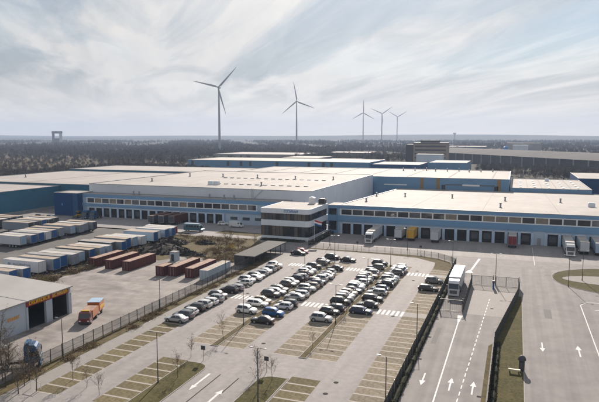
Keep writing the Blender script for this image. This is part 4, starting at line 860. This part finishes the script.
# sign warehouse bottom left
t = thing('sign_warehouse', 'pale grey workshop with maroon sign band and two open dark bays', 'workshop', (-84, 40, 0))
Hh, Dd = 5.6, 52.2
obj('wall', MB().box(-60, 40.6 + 11.45, 0, -.02, Dd, Hh - .02).box(-.35, 0, 0, -.02, 40.58, Hh - .02).box(-60, 0, 0, -59.7, 52, Hh - .02), M['shed_white'], t)
for y0, y1 in ((40.58, 41.0), (45.4, 47.0), (51.4, 52.2)): obj('bay_pillar', bx(-.40, y0 + .01, 0, .16, y1, 4.35), M['shed_white'], t)
obj('fascia', bx(-.40, 40.6, 4.36, -.05, 52.2, Hh - .03), M['shed_white'], t)
sg = obj('sign_band', bx(-.045, 40.7, 4.40, .14, 51.5, 5.52), M['maroon'], t)
for b in glyphs(9, 5.2, .72, .15, 31, .03, 'y'): obj('letter', b, M['yellow'], sg, (.142, 41.2, 4.62))
for b in glyphs(7, 4.2, .72, .15, 47, .03, 'y'): obj('letter', b, M['yellow'], sg, (.142, 47.0, 4.62))
obj('bay_back', bx(-12, 41, 0, -11.9, 51.9, 4.3), M['black'], t); obj('bay_floor', bx(-12, 41, .02, -.3, 51.9, .04), M['dark'], t); obj('added_bay_ceiling', bx(-12, 40.62, 4.305, -.41, 51.9, 4.35), M['dark'], t); obj('bay_side', MB().box(-12, 40.62, 0, -.41, 40.9, 4.3).box(-12, 51.55, 0, -.41, 51.9, 4.3), M['dark'], t)  # bay lining painted near-black for interior shade; ceiling added to keep light out
sg2 = obj('wall_sign', bx(-.018, 36.2, 2.7, .03, 39.2, 3.6), M['shed_white'], t)
for b in glyphs(6, 2.8, .62, .15, 9, .03, 'y'): obj('letter', b, M['orange_sign'], sg2, (.032, 36.3, 2.85))
rf = obj('roof', MB().add([(-60.4, -.2, Hh + 1.6), (-24, -.2, Hh + 1.15), (.35, -.2, Hh), (.35, Dd + .3, Hh), (-24, Dd + .3, Hh + 1.15), (-60.4, Dd + .3, Hh + 1.6), (.35, -.2, Hh - .2), (.35, Dd + .3, Hh - .2), (-60.4, Dd + .3, Hh - .2)],
                          [(0, 1, 4, 5), (1, 2, 3, 4), (2, 6, 7, 3), (3, 7, 8, 5, 4)]), M['roof_grey'], t)
for yy in (10, 20, 30, 40.6): obj('roof_joint', MB().add([(-24, yy, Hh + 1.155), (.3, yy, Hh + .012), (.3, yy + .15, Hh + .012), (-24, yy + .15, Hh + 1.155), (-24, yy, Hh + 1.2), (.3, yy, Hh + .05), (.3, yy + .15, Hh + .05), (-24, yy + .15, Hh + 1.2)], [(4, 5, 6, 7), (0, 1, 5, 4), (2, 3, 7, 6)]), M['grey'], rf)
obj('ridge_cap', MB().box(-24.3, 0, Hh + 1.12, -23.7, Dd, Hh + 1.32), M['grey'], rf)

# ------------------------------------------------------------------ fences, gates, lamps, small street furniture
def bars(L, h, step, r, rails=(0.1, 0.5, 0.95)):
    b = MB(); n = int(L / step)
    for i in range(1, n): b.box(i * L / n - r, -r, .06, i * L / n + r, r, h, False)
    for k in rails: b.box(.03, -r * 1.6, h * k - r * 1.5, L - .03, r * 1.6, h * k + r * 1.5)
    return b
def fence(name, label, pts, h=2.0, pm='fence', post='fence', step=.11, pl=2.5, r=.011):
    t = thing(name, label, 'fence', (pts[0][0], pts[0][1], .03)); ox, oy = pts[0]
    for (xa, ya), (xb, yb) in zip(pts, pts[1:]):
        d = math.hypot(xb - xa, yb - ya); n = max(1, round(d / pl)); L = d / n; a = math.atan2(yb - ya, xb - xa)
        me = cached(('fp', round(L, 2), h, step, r), lambda: bars(L, h, step, r)); po = cached(('post', h), lambda: MB().box(-.04, -.04, 0, .04, .04, h + .1))
        for i in range(n):
            x, y = xa + (xb - xa) * i / n - ox, ya + (yb - ya) * i / n - oy
            obj('fence_panel', me, M[pm], t, (x, y, 0), a); obj('post', po, M[post], t, (x, y, 0), a)
        obj('post', po, M[post], t, (xb - ox, yb - oy, 0), a)
    return t
fence('mesh_fence', 'long dark mesh fence between the footpath and the scrap yard', [(-68.5, 55), (-68.5, 156)], 2.1)
fence('mesh_fence', 'mesh fence beside the dark hedge along the access road', [(-14.75, 55), (-14.75, 166)], 2.0, post='galv')
fence('mesh_fence', 'low mesh fence closing the north side of the car park', [(-62, 175.2), (-27, 175.2), (-20.5, 172.6), (-16.4, 168.5), (-14.75, 166)], 1.6)
fence('mesh_fence', 'dark mesh fence along the grass strip between the two roads', [(-2.3, 60), (-2.3, 103), (1.6, 136.5), (1.9, 144)], 2.2, r=.016)
fence('mesh_fence', 'short dark mesh fence between lorry lane and gate paving', [(-9.0, 120.2), (-9.0, 144)], 2.2, r=.016)
def gate(label, x0, x1, y):
    t = thing('sliding_gate', label, 'gate', (x0, y, .03)); L = x1 - x0; h = 2.5
    obj('frame', MB().box(0, -.05, .1, L, .05, .2).box(0, -.05, h - .1, L, .05, h).box(0, -.05, .201, .1, .05, h - .101).box(L - .1, -.05, .201, L, .05, h - .101).box(L * .45, -.05, .201, L * .45 + .1, .05, h - .101), M['fence'], t)
    for i in range(1, int(L / .16)):
        obj('bar', cached('gbar', lambda: MB().box(-.018, -.018, .201, .018, .018, 2.399, False)), M['fence'], t, (i * .16, 0, 0))
    for xx in (-.15, L + .03): obj('gate_post', bx(xx, -.12, 0, xx + .12, .12, 2.9), M['dark'], t)
gate('dark sliding gate across the left lane beyond the white lorry', -9.0, -4.1, 144); gate('dark sliding gate across the right lane beside the grass strip', -3.5, 1.6, 144.2); gate('dark sliding gate across the lorry lane by the hedge', -13.7, -9.2, 120.2)
t = thing('gate_terminal', 'blue gate terminal standing between the two sliding gates', 'terminal', (-3.9, 141.5, 0)); obj('column', bx(-.2, -.2, 0, .2, .2, 1.5), M['tr_blue'], t); obj('head', bx(-.28, -.3, 1.501, .28, .25, 2.1), M['dark'], t); obj('screen', bx(-.2, -.32, 1.6, .2, -.301, 1.95), M['glass2'], t)
t = thing('access_terminal', 'dark access terminal with round hood on the grass edge at bottom right', 'terminal', (2.0, 92.6, .08))
obj('column', MB().cyl((0, 0, 0), (0, 0, 1.7), .42, .42, n=16), M['dark'], t); obj('hood', MB().rings([[(.62 * math.cos(a) * math.cos(e), .62 * math.sin(a) * math.cos(e), 1.7 + .75 * math.sin(e)) for a in [6.2832 * i / 16 for i in range(16)]] for e in (0, .4, .8, 1.2, 1.5)]), M['slab_dark'], t, smooth=60); obj('panel', bx(-.3, -.5, .5, .3, -.43, 1.5), M['slab_dark'], t)
t = thing('cream_board', 'cream board lying on a low stand beside the dark terminal', 'board', (1.0, 91.2, .08)); obj('board', bx(-.9, -.18, .35, .8, .18, .62), M['cream'], t)
for xx in (-.7, .6): obj('foot', bx(xx - .08, -.12, 0, xx + .08, .12, .349), M['dark'], t)
def lamp(x, y, label, h=7.6, double=True, rz=0.0):
    t = thing('street_lamp', label, 'lamp post', (x, y, .03), rz, 'lamp posts')
    obj('pole', cached(('lpole', h), lambda: MB().cyl((0, 0, 0), (0, 0, h), .085, .05, n=10).cyl((0, 0, 0), (0, 0, .5), .12, .11, n=10)), M['pole'], t)
    for s in ((-1, 1) if double else (1,)):
        obj('lamp_arm', cached(('larm', h, s), lambda: MB().cyl((0, 0, h - .05), (s * .75, 0, h + .03), .03, n=6)), M['pole'], t)
        obj('lamp_head', cached(('lhead', h, s), lambda: MB().rings([[(s * .7, -.1, h), (s * .7, .1, h), (s * .7, .1, h + .09), (s * .7, -.1, h + .09)], [(s * 1.05, -.15, h + .02), (s * 1.05, .15, h + .02), (s * 1.05, .15, h + .11), (s * 1.05, -.15, h + .11)], [(s * 1.3, -.1, h + .04), (s * 1.3, .1, h + .04), (s * 1.3, .1, h + .1), (s * 1.3, -.1, h + .1)]])), M['pole'], t)
for x, y, l, d in ((-47.9, 69.4, 'lamp post on the left grass island at the bottom of the photo', True), (-31.6, 68.8, 'lamp post on the right grass island at the bottom of the photo', True),
        (-47.6, 97.4, 'lamp post at the near end of the left planted median', True), (-47.6, 131.7, 'lamp post halfway along the left planted median', True), (-47.6, 157.0, 'lamp post at the far end of the left planted median', True),
        (-31.4, 104.4, 'lamp post at the near end of the right planted median', True), (-31.4, 130.1, 'lamp post halfway along the right planted median', True), (-31.4, 156.5, 'lamp post at the far end of the right planted median', True),
        (-15.2, 74.0, 'lamp post in the hedge bed nearest the bottom edge', False), (-15.2, 100.0, 'lamp post in the hedge bed midway along the stalls', False), (-15.6, 164.5, 'lamp post at the far end of the hedge', False),
        (-67.4, 71.7, 'lamp post in the fence verge near the blue tractor unit', False), (-67.4, 99.1, 'lamp post in the fence verge midway along the scrap yard', False), (-67.4, 128, 'lamp post in the fence verge beside the grey container', False),
        (-31.2, 181.8, 'lamp post on the dock apron in front of the yellow trailer', False), (-3.6, 146.0, 'lamp post standing between the two sliding gates', True),
        (12.8, 150.0, 'lamp post on the left end of the grass oval', True), (16.5, 157.5, 'lamp post on the paved middle of the oval', True), (-56.5, 180.5, 'lamp post on the apron near the flag pole', False)):
    lamp(x, y, l, 7.6 if d else 6.8, d, rz=0 if d else math.pi)
def bollard_sign(x, y, label):
    t = thing('info_sign', label, 'sign', (x, y, .03)); obj('post', MB().cyl((0, 0, 0), (0, 0, 2.3), .04, n=8), M['galv'], t); obj('plate', bx(-.38, -.06, 1.75, .38, -.041, 2.45), M['slab_dark'], t)
bollard_sign(-46.0, 79.3, 'small dark square sign beyond the left grass island'); bollard_sign(-34.6, 78.6, 'small dark square sign beyond the right grass island')
bollard_sign(-26.5, 178, 'small dark sign on the dock apron north of the car park'); bollard_sign(-46.5, 178, 'small dark sign on the apron in front of the docked lorry')
t = thing('hoop_barrier', 'white tubular hoop barrier beside the footpath at bottom left', 'barrier', (-63.9, 61.5, 0)); obj('hoop', MB().cyl((0, 0, 0), (0, 0, 1.1), .05).cyl((1.8, 0, 0), (1.8, 0, 1.1), .05).cyl((-.04, 0, 1.1), (1.84, 0, 1.1), .05), M['white'], t)

# ------------------------------------------------------------------ vegetation
def leaf_mass(rnd, n, rad, fn, size, aspect=2.2):
    b = MB()
    for _ in range(n):
        p = fn(rnd); d = Vector((rnd.gauss(0, 1), rnd.gauss(0, 1), rnd.gauss(0, .8))).normalized(); s = rnd.uniform(.6, 1.4) * size
        u = d.cross(Vector((rnd.gauss(0, 1), rnd.gauss(0, 1), rnd.gauss(0, 1)))).normalized() * (s / aspect); d = d * s
        b.add([p - d * .5 - u * .3, p - d * .5 + u * .3, p + d * .2 + u * .5, p + d * .6, p + d * .1 - u * .5], [(0, 1, 2, 3, 4)])
    return b
def hedge(label, x0, y0, x1, y1, h, m, n, name='hedge', size=.22):
    t = thing(name, label, 'hedge', (x0, y0, 0)); rnd = random.Random(int(x0 * 7 + y0)); w, d = x1 - x0, y1 - y0
    seg = max(2, int(d / 1.2)); rs = []
    for i in range(seg + 1):
        k = rnd.uniform(.72, .95); yy = d * i / seg; rs.append([(w * .15, yy, 0), (w * .1, yy, h * k * .7), (w * .35, yy, h * k), (w * .65, yy, h * k * .98), (w * .9, yy, h * k * .7), (w * .85, yy, 0)])
    obj('twig_core', MB().rings(rs), m, t, kind=None)
    def fn(r):
        y = r.uniform(0, d); return Vector((r.uniform(0, w), y, r.uniform(.05, h * (.8 + .3 * math.sin(y * 1.7) * math.sin(y * .37)))))
    obj('foliage', leaf_mass(rnd, n, 0, fn, size), m, t, kind='stuff'); return t
hedge('long dark low hedge and fence shadow band between car park and access road', -14.6, 60, -13.75, 160, 1.0, M['hedge'], 9000)  # hedge whose dark strip also stands in for the fence's shadow
hedge('dark low hedge along the left edge of the grass strip', -2.15, 60, -1.35, 103, .8, M['hedge'], 3200)
hedge('dark hedge along the ramp beside the office', -62.8, 178.8, -61.9, 203, 1.1, M['hedge'], 2000)
hedge('dark shrub bed along the foot of the office', -83, 181.6, -66, 183.9, .9, M['hedge'], 2500, 'shrub_bed')
def brush(label, poly, n, m, h, name, size=.5):
    xs = [p[0] for p in poly]; ys = [p[1] for p in poly]; x0, y0 = min(xs), min(ys); w, d = max(xs) - x0, max(ys) - y0
    t = thing(name, label, 'shrubs', (x0, y0, 0)); rnd = random.Random(n + int(x0))
    clumps = [(rnd.uniform(0, w), rnd.uniform(0, d), rnd.uniform(.5, 1.0) * h) for _ in range(max(4, int(w * d / 5)))]
    def fn(r):
        cx, cy, ch = r.choice(clumps); return Vector((cx + r.gauss(0, .6), cy + r.gauss(0, .6), abs(r.gauss(0, .42)) * ch + .05))
    obj('branches', leaf_mass(rnd, n, 0, fn, size, 5), m, t, kind='stuff'); return t
brush('dry brown brush strip along the ends of the nearest trailers', [(-111.2, 101), (-107.2, 148)], 9000, M['dry_leaf'], 1.5, 'brush_strip')
brush('brown weedy scrub on the rough grass around the scrap heap', [(-116, 166), (-84, 181)], 7000, M['dry_leaf'], .9, 'scrub', .45)
brush('brown weedy scrub by the bicycle shelter', [(-90, 146), (-75, 166)], 7000, M['dry_leaf'], 1.3, 'scrub', .45)
brush('low weeds along the long mesh fence', [(-68.2, 62), (-66.4, 150)], 9000, M['dry_leaf'], .5, 'weeds', .3)
brush('olive bush behind the roof of the sign warehouse', [(-104.5, 103), (-99, 106)], 1500, mat('olive_leaf', (0.12, 0.10, 0.03), .9, .4, .8), 3.2, 'olive_bush', .4)
brush('bright yellow flowering bushes near the bicycle shelter', [(-86, 160), (-80, 166)], 700, M['yellow_leaf'], 2.6, 'flowering_bush', .22)
# scrap heap
def heap(label, cx, cy, rx, ry, h, n, seed, name='scrap_heap'):
    t = thing(name, label, 'scrap heap', (cx, cy, 0)); rnd = random.Random(seed)
    b = MB(); rs = []
    for k, (f, z) in enumerate(((1, 0), (.8, .35), (.5, .72), (.15, .95))):
        rs.append([(rx * f * math.cos(a) * rnd.uniform(.85, 1.1), ry * f * math.sin(a) * rnd.uniform(.85, 1.1), h * z * rnd.uniform(.8, 1.1)) for a in [6.2832 * i / 18 for i in range(18)]])
    obj('mound', b.rings(rs), M['scrap'], t)
    c = MB()
    for _ in range(n):
        a, r = rnd.uniform(0, 6.283), math.sqrt(rnd.random()); x, y = rx * r * math.cos(a), ry * r * math.sin(a); z = h * (1 - r) * .95 + .1
        s = rnd.uniform(.3, .75); q = Matrix.Rotation(rnd.uniform(0, 6.28), 3, Vector((rnd.gauss(0, 1), rnd.gauss(0, 1), rnd.gauss(0, 1)))); m_ = MB()
        if rnd.random() < .5: m_.cyl((0, 0, -.13 * s), (0, 0, .13 * s), .62 * s, n=9)
        else: m_.box(-s, -s * .4, -s * .2, s, s * .4, s * .2)
        c.add([q @ Vector(v) + Vector((x, y, z)) for v in m_.v], m_.f)
    obj('scrap_pieces', c, M['scrap'], t, kind='stuff')
heap('long dark heap of scrap behind the red containers', -104, 154, 9, 7, 2.2, 420, 1); heap('dark heap of scrap beside the trailer row on rough grass', -108, 166, 6.5, 4.5, 1.8, 220, 2); heap('low dark scrap heap under a tarp on the rough grass', -96.5, 169, 3.6, 2.2, 1.2, 80, 3)
heap('low dark scrap heap nearest the bicycle shelter', -92, 151, 5.5, 2.2, 1.3, 140, 5)
for i in range(12):
    t = thing('pallet_stack', f'weathered pallet stack, {ORD[i]} from the near end of the brush strip', 'pallets', (-109.0 + .8 * math.sin(i * 2.1), 112 + 3.1 * i, .03), .2 * math.sin(i * 1.3), 'pallet stacks')
    for k in range(3 + i % 4):
        b = MB()
        for j in range(3): b.box(-.6, -.4 + .35 * j, 0, .6, -.3 + .35 * j, .10)
        for j in range(5): b.box(-.6 + .27 * j, -.42, .101, -.44 + .27 * j, .42, .135)
        obj('pallet', b if i == 0 and k == 0 else b, M['pallet'], t, (0, 0, .145 * k))
# trees
def grow(rnd, h, r0, levels=3, spread=.55, first=.3, nb=7):
    tr, cr = MB(), MB(); tips = []
    pts = [Vector((0, 0, 0))]; d = Vector((0, 0, 1)); n = 5
    for i in range(n): d = (d + Vector((rnd.gauss(0, .06), rnd.gauss(0, .06), 0))).normalized(); pts.append(pts[-1] + d * (h * .72 / n))
    for i in range(n): tr.cyl(pts[i], pts[i + 1], r0 * (1 - .15 * i), r0 * (1 - .15 * (i + 1)), n=7, cap=False)
    def branch(p, d, L, r, lv):
        q = p
        for i in range(3):
            d = (d + Vector((rnd.gauss(0, .18), rnd.gauss(0, .18), rnd.gauss(.06, .12)))).normalized(); q2 = q + d * L / 3
            cr.cyl(q, q2, r * (1 - .28 * i), r * (1 - .28 * (i + 1)), n=4 if lv > 1 else 3, cap=False)
            if lv > 0:
                for _ in range(2 if lv > 1 else 3):
                    a = Vector((rnd.gauss(0, 1), rnd.gauss(0, 1), rnd.gauss(.25, .5))).normalized(); branch(q2, (d * .7 + a * spread * 1.3).normalized(), L * rnd.uniform(.4, .62), r * .5, lv - 1)
            else: tips.append(q2)
            q = q2
    for k in range(nb):
        f = first + (1 - first) * k / nb; p = pts[0].lerp(pts[-1], f) if False else pts[min(n, int(f * n))].lerp(pts[min(n, int(f * n) + 1)], f * n - int(f * n)); a = k * 2.4 + rnd.uniform(-.4, .4)
        branch(p, Vector((math.cos(a) * spread, math.sin(a) * spread, .75)).normalized(), h * .42 * (1 - .45 * f) * rnd.uniform(.8, 1.15), r0 * .42, levels - 1)
    branch(pts[-1], Vector((0, 0, 1)), h * .3, r0 * .3, levels - 1)
    return tr, cr, tips
TP = {}
def tree_proto(key, seed, h, r0, levels, leaves=0, size=.25, spread=.55, nb=7):
    rnd = random.Random(seed); tr, cr, tips = grow(rnd, h, r0, levels, spread, nb=nb)
    lf = None
    if leaves and tips:
        lf = leaf_mass(rnd, leaves, 0, lambda r: r.choice(tips) + Vector((r.gauss(0, .12), r.gauss(0, .12), r.gauss(0, .12))), size).mesh(key + '_leaf')
    TP[key] = (tr.mesh(key + '_trunk', 50), cr.mesh(key + '_crown'), lf)
for i in range(4): tree_proto(f'sapling{i}', 40 + i, 4.6 + .4 * i, .06, 3, 240, .15, .42, 6)
for i in range(4): tree_proto(f'bare{i}', 60 + i, 6.2 + .6 * i, .12, 3, 260, .16, .6, 9)
def tree(key, x, y, label, group=None, s=1.0, name='bare_tree', z=.03):
    t = thing(name, label, 'tree', (x, y, z), rc.uniform(0, 6.28), group); t.scale = (s, s, s); a, b, c = TP[key]
    obj('trunk', a, M['bark'], t); cr = obj('crown', b, M['twig'], t)
    if c: obj('dry_leaves', c, M['dry_leaf'], cr, kind='stuff')
    return t
SAP = 'young trees in the car park'
for i, (x, y, l) in enumerate(((-48.6, 79.8, 'young bare tree just beyond the left grass island'), (-35.6, 77.6, 'slim young tree just left of the right grass island tip'), (-32.6, 76.0, 'young tree with brown leaves on the right grass island'),
        (-47.5, 89.0, 'young tree at the near end of the left planted median'), (-31.4, 91.0, 'young tree at the near end of the right planted median'), (-47.5, 107, 'young tree in the left median between parked cars'), (-31.4, 112, 'young tree in the right median beyond the first cars'),
        (-31.4, 142, 'young tree in the right median among the far cars'), (-47.5, 143, 'young tree in the left median among the far cars'), (-47.5, 121, 'young tree halfway along the left median'), (-46.2, 72.0, 'young bare tree on the left grass island'), (-33.0, 72, 'slim bare tree on the right grass island nearest the bottom'),
        (-56.6, 64.5, 'bare young tree at the bottom left corner of the car park'), (-60.4, 66.0, 'bushy bare tree on the bottom left stalls'), (-53.2, 63.0, 'bare young tree left of the bottom stalls'))):
    tree(f'sapling{i % 4}', x, y, l, SAP, [.72, .78, .66, .8, .62][i % 5], 'young_tree')
for i, (x, y) in enumerate(((-64.2, 59.5), (-67.6, 60.5), (-69.8, 62.0), (-72.6, 63.5), (-75.5, 64.5), (-70.8, 58.5), (-62.4, 61.0), (-78.5, 66), (-74, 60.5), (-66.3, 63.6), (-73, 66.2), (-76.5, 61.5), (-79, 63), (-68.2, 57.8), (-65.4, 61.8), (-77.2, 68.5), (-71.6, 64.6), (-80.5, 69), (-74.8, 57.8))):
    tree(f'bare{i % 4}', x, y, f'bare leafless tree in the thicket at the bottom left corner', 'thicket at the bottom left corner', [.72, .85, .65, .9][i % 4])
for i, (x, y) in enumerate(((-85.5, 158), (-81.5, 163.5), (-87.5, 167), (-78, 169), (-90, 175))):
    tree(f'bare{(i + 1) % 4}', x, y, f'small bare tree on the rough grass by the bicycle shelter, {ORD[i]} from the near side', 'trees on the rough grass', [.7, .62, .75, .66, .6][i])

# ------------------------------------------------------------------ woods (one mass): instanced bare crowns
protos = bpy.data.collections.new('wood_prototypes')
def wood_proto(seed, h, rx, n, m, cone=False):
    rnd = random.Random(seed)
    lobes = [(rnd.uniform(-.45, .45) * rx, rnd.uniform(-.45, .45) * rx, h * rnd.uniform(.45, .8), rnd.uniform(.45, .75) * rx) for _ in range(6)]
    def fn(r):
        if cone:
            z = r.random(); a = r.uniform(0, 6.28); q = rx * (1 - z) * math.sqrt(r.random()); return Vector((q * math.cos(a), q * math.sin(a), h * (.1 + .9 * z)))
        cx, cy, cz, cr_ = r.choice(lobes); v = Vector((r.gauss(0, 1), r.gauss(0, 1), r.gauss(0, 1))).normalized() * cr_ * r.random() ** .4; return Vector((cx, cy, cz)) + v
    b = leaf_mass(rnd, n, 0, fn, 1.5 if not cone else 1.2, 5 if not cone else 2.5); b.cyl((0, 0, 0), (0, 0, h * .6), .25, .1, n=5, cap=False)
    me = b.mesh('wood_tree'); me.materials[0] = m; o = bpy.data.objects.new('wood_tree', me); protos.objects.link(o)
for i in range(5): wood_proto(100 + i, 10 + 1.2 * i, 4.0 + .3 * i, 210, M['twig_far'])
wood_proto(110, 9, 4.2, 200, M['twig_tan']); wood_proto(111, 12, 3.2, 200, M['evergreen'], True)
# woods: list of (region polygon, count)
def inside(x, y, P):
    c = False; j = len(P) - 1
    for i in range(len(P)):
        if (P[i][1] > y) != (P[j][1] > y) and x < (P[j][0] - P[i][0]) * (y - P[i][1]) / (P[j][1] - P[i][1]) + P[i][0]: c = not c
        j = i
    return c
def at(pxl, dist):
    """ground point at a bearing (degrees right of +Y) and distance"""
    return (dist * math.sin(R(pxl)), dist * math.cos(R(pxl)))
KEEP_OUT = [(-1960, 1500, -1600, 2120), (-345, 100, -160, 400), (-320, 500, -110, 590), (-180, 320, 135, 465), (-125, 485, -35, 690), (-445, 660, -295, 910), (-300, 590, -165, 765), (-305, 925, -220, 1005), (-40, 1110, 50, 1400), (-170, 1475, -70, 1605)]
WOODS = [([at(-53, 470), at(-41, 500), at(-38, 440), at(-29, 480), at(-29, 620), at(-38, 650), at(-53, 620)], 2300, .55, 'near'),
         (MEADOW_, 900, .55, 'meadow'),
         ([at(-55, 1150), at(-40, 1050), at(-38, 680), at(-22, 740), at(-18, 900), at(-16, 1700), at(-30, 1900), at(-55, 1900)], 9500, .8, 'mid'),
         ([at(-24, 740), at(-10, 780), at(-8, 1500), at(-18, 1500)], 1500, .8, 'mid'),
         ([at(-10, 900), at(12, 950), at(14, 1900), at(-9, 1900)], 1700, .8, 'mid'),
         ([at(-8, 560), at(-2, 560), at(10, 470), at(14, 520), at(4, 640), at(-8, 690)], 420, .6, 'near'),
         ([at(-55, 1900), at(14, 1900), at(14, 4100), at(-55, 4100)], 9000, 1.0, 'far')]
MEADOW = MEADOW_
rw = random.Random(5)
gn = bpy.data.node_groups.new('wood_scatter', 'GeometryNodeTree')
gn.interface.new_socket('Geometry', in_out='INPUT', socket_type='NodeSocketGeometry'); gn.interface.new_socket('Geometry', in_out='OUTPUT', socket_type='NodeSocketGeometry')
gi = gn.nodes.new('NodeGroupInput'); go = gn.nodes.new('NodeGroupOutput'); ip = gn.nodes.new('GeometryNodeInstanceOnPoints'); ci = gn.nodes.new('GeometryNodeCollectionInfo')
ci.inputs['Collection'].default_value = protos; ci.inputs['Separate Children'].default_value = True; ci.inputs['Reset Children'].default_value = True
ip.inputs['Pick Instance'].default_value = True
rr = gn.nodes.new('FunctionNodeRandomValue'); rr.data_type = 'FLOAT_VECTOR'; rr.inputs[0].default_value = (-.06, -.06, 0); rr.inputs[1].default_value = (.06, .06, 6.28)
na = gn.nodes.new('GeometryNodeInputNamedAttribute'); na.data_type = 'FLOAT'; na.inputs['Name'].default_value = 'tree_scale'
ni = gn.nodes.new('GeometryNodeInputNamedAttribute'); ni.data_type = 'INT'; ni.inputs['Name'].default_value = 'tree_kind'
gn.links.new(gi.outputs[0], ip.inputs['Points']); gn.links.new(ci.outputs[0], ip.inputs['Instance']); gn.links.new(rr.outputs[0], ip.inputs['Rotation'])
gn.links.new([q for q in na.outputs if q.enabled and q.name == 'Attribute'][0], ip.inputs['Scale']); gn.links.new([q for q in ni.outputs if q.enabled and q.name == 'Attribute'][0], ip.inputs['Instance Index'])
gn.links.new(ip.outputs[0], go.inputs[0])
for idx, (P, cnt, sc, kind) in enumerate(WOODS):
    xs = [p[0] for p in P]; ys = [p[1] for p in P]; pts = []; scl = []; kd = []; tries = 0
    while len(pts) < cnt and tries < cnt * 12:
        tries += 1; x, y = rw.uniform(min(xs), max(xs)), rw.uniform(min(ys), max(ys))
        if not inside(x, y, P) or any(a < x < c and b < y < d for a, b, c, d in KEEP_OUT): continue
        if kind != 'meadow' and inside(x, y, MEADOW) and rw.random() > .05: continue
        n_ = math.sin(x * .011 + 1.3) * math.sin(y * .007 + .4) + .5 * math.sin(x * .031 + y * .017)
        if kind not in ('near', 'meadow') and n_ < (-.7 if kind == 'mid' else -.05) + rw.uniform(-.2, .2): continue
        pts.append((x, y, 0)); scl.append(sc * rw.uniform(.65, 1.2)); q = rw.random()
        tan = math.sin(x * .006 + 2) * math.sin(y * .009) > .35
        kd.append(5 if q < (.45 if tan else .06) else (6 if q > (.93 if n_ < .3 else .75) else rw.randrange(5)))
    me = bpy.data.meshes.new('wood'); me.from_pydata(pts, [], [])
    me.attributes.new('tree_scale', 'FLOAT', 'POINT').data.foreach_set('value', scl); me.attributes.new('tree_kind', 'INT', 'POINT').data.foreach_set('value', kd)
    o = bpy.data.objects.new('wood', me); C.objects.link(o); md = o.modifiers.new('scatter', 'NODES'); md.node_group = gn
    tag(o, ['brown bare wood beyond the teal halls at the left', 'scattered thin scrub trees on the tan meadow at the left', 'dark wide wood stretching under the headframe tower', 'dark wood around the foot of the tallest turbine', 'scattered wood on the right below the horizon', 'brown trees between the roofs and the arched shed', 'far woods under the horizon'][idx], 'woods', None, 'stuff')
# trees one can tell apart at the edge of the wood
pr = [o for o in protos.objects]
for i in range(64):
    a = rw.uniform(-51, -38); d = rw.uniform(560, 1000); x, y = at(a, d)
    if any(q[0] < x < q[2] and q[1] < y < q[3] for q in KEEP_OUT): continue
    t = thing('bare_tree', 'bare brown tree standing around the tan meadow at the left', 'tree', (x, y, 0), rw.uniform(0, 6.28), 'trees around the meadow'); s = rw.uniform(.55, .85); t.scale = (s, s, s)
    src = pr[i % 5].data; obj('crown', src, M['twig_far'], t); obj('trunk', cached('wtrunk', lambda: MB().cyl((0, 0, 0), (0, 0, 6), .3, .15, n=6)), M['bark'], t)

# ------------------------------------------------------------------ wind turbines
def blade():
    rs = []; n = 9; L = 55
    for i in range(n + 1):
        u = i / n; c = (1.6 if i == 0 else 4.0 * (1 - u) ** .75 + .5); th = (1.6 if i == 0 else 1.1 * (1 - u) + .12); tw = R(14 * (1 - u))
        ring = []
        for k in range(8):
            a = 6.2832 * k / 8; x, y = c * .5 * math.cos(a) + (0 if i == 0 else c * .18), th * .5 * math.sin(a); ring.append((x * math.cos(tw) - y * math.sin(tw), x * math.sin(tw) + y * math.cos(tw), 1.2 + L * u))
        rs.append(ring)
    return MB().rings(rs)
BL = blade().mesh('blade', 50)
def turbine(x, y, yaw, phase, label, hub=134):
    t = thing('wind_turbine', label, 'wind turbine', (x, y, 0), yaw, 'wind turbines')
    obj('tower', cached('tower', lambda: MB().cyl((0, 0, 0), (0, 0, 45), 2.6, 2.3, n=20).cyl((0, 0, 45), (0, 0, 131.5), 2.3, 1.5, n=20), 40), M['turbine'], t)
    obj('nacelle', cached('nacelle', lambda: MB().rings([[(1.9 * a, yy, hub + 2.0 * b + .1) for a, b in ((-1, -.9), (1, -.9), (1.05, .2), (.7, 1), (-.7, 1), (-1.05, .2))] for yy in (-3.2, -2.6, 5.5, 8.0)])), M['turbine'], t)
    h = obj('hub', cached('hub', lambda: MB().rings([[(r * math.cos(6.2832 * i / 14), yy, r * math.sin(6.2832 * i / 14)) for i in range(14)] for yy, r in ((-3.25, 1.9), (-4.6, 1.9), (-5.7, 1.2), (-6.1, .3))]), 40), M['turbine'], t, (0, 0, hub))
    for k in range(3):
        b = obj('blade', BL, M['turbine'], h, (0, -4.4, 0)); b.rotation_euler = (0, R(phase + 120 * k), 0)
    return t
turbine(-579, 1081, R(12), 44, 'nearest dark wind turbine, leftmost of the five')
turbine(-604, 1600, R(30), -10, 'second wind turbine from the left, with one blade almost upright')
turbine(-632, 2496, R(18), 0, 'middle wind turbine of the five, one blade pointing straight up')
turbine(-582, 2643, R(18), 55, 'fourth wind turbine from the left, beside the middle one')
turbine(-599, 3095, R(18), 60, 'smallest and rightmost wind turbine of the five')

# ------------------------------------------------------------------ haze
hm = bpy.data.materials.new('haze'); hm.use_nodes = True; ht = hm.node_tree; ht.nodes.clear()
pv = ht.nodes.new('ShaderNodeVolumePrincipled'); pv.inputs['Color'].default_value = (0.50, 0.63, 0.86, 1); pv.inputs['Density'].default_value = 0.00015; pv.inputs['Anisotropy'].default_value = 0.15
oo = ht.nodes.new('ShaderNodeOutputMaterial'); ht.links.new(pv.outputs[0], oo.inputs['Volume'])
obj('haze', MB().box(-6600, -2600, -1.5, 6600, 6600, 205), hm, kind='stuff')
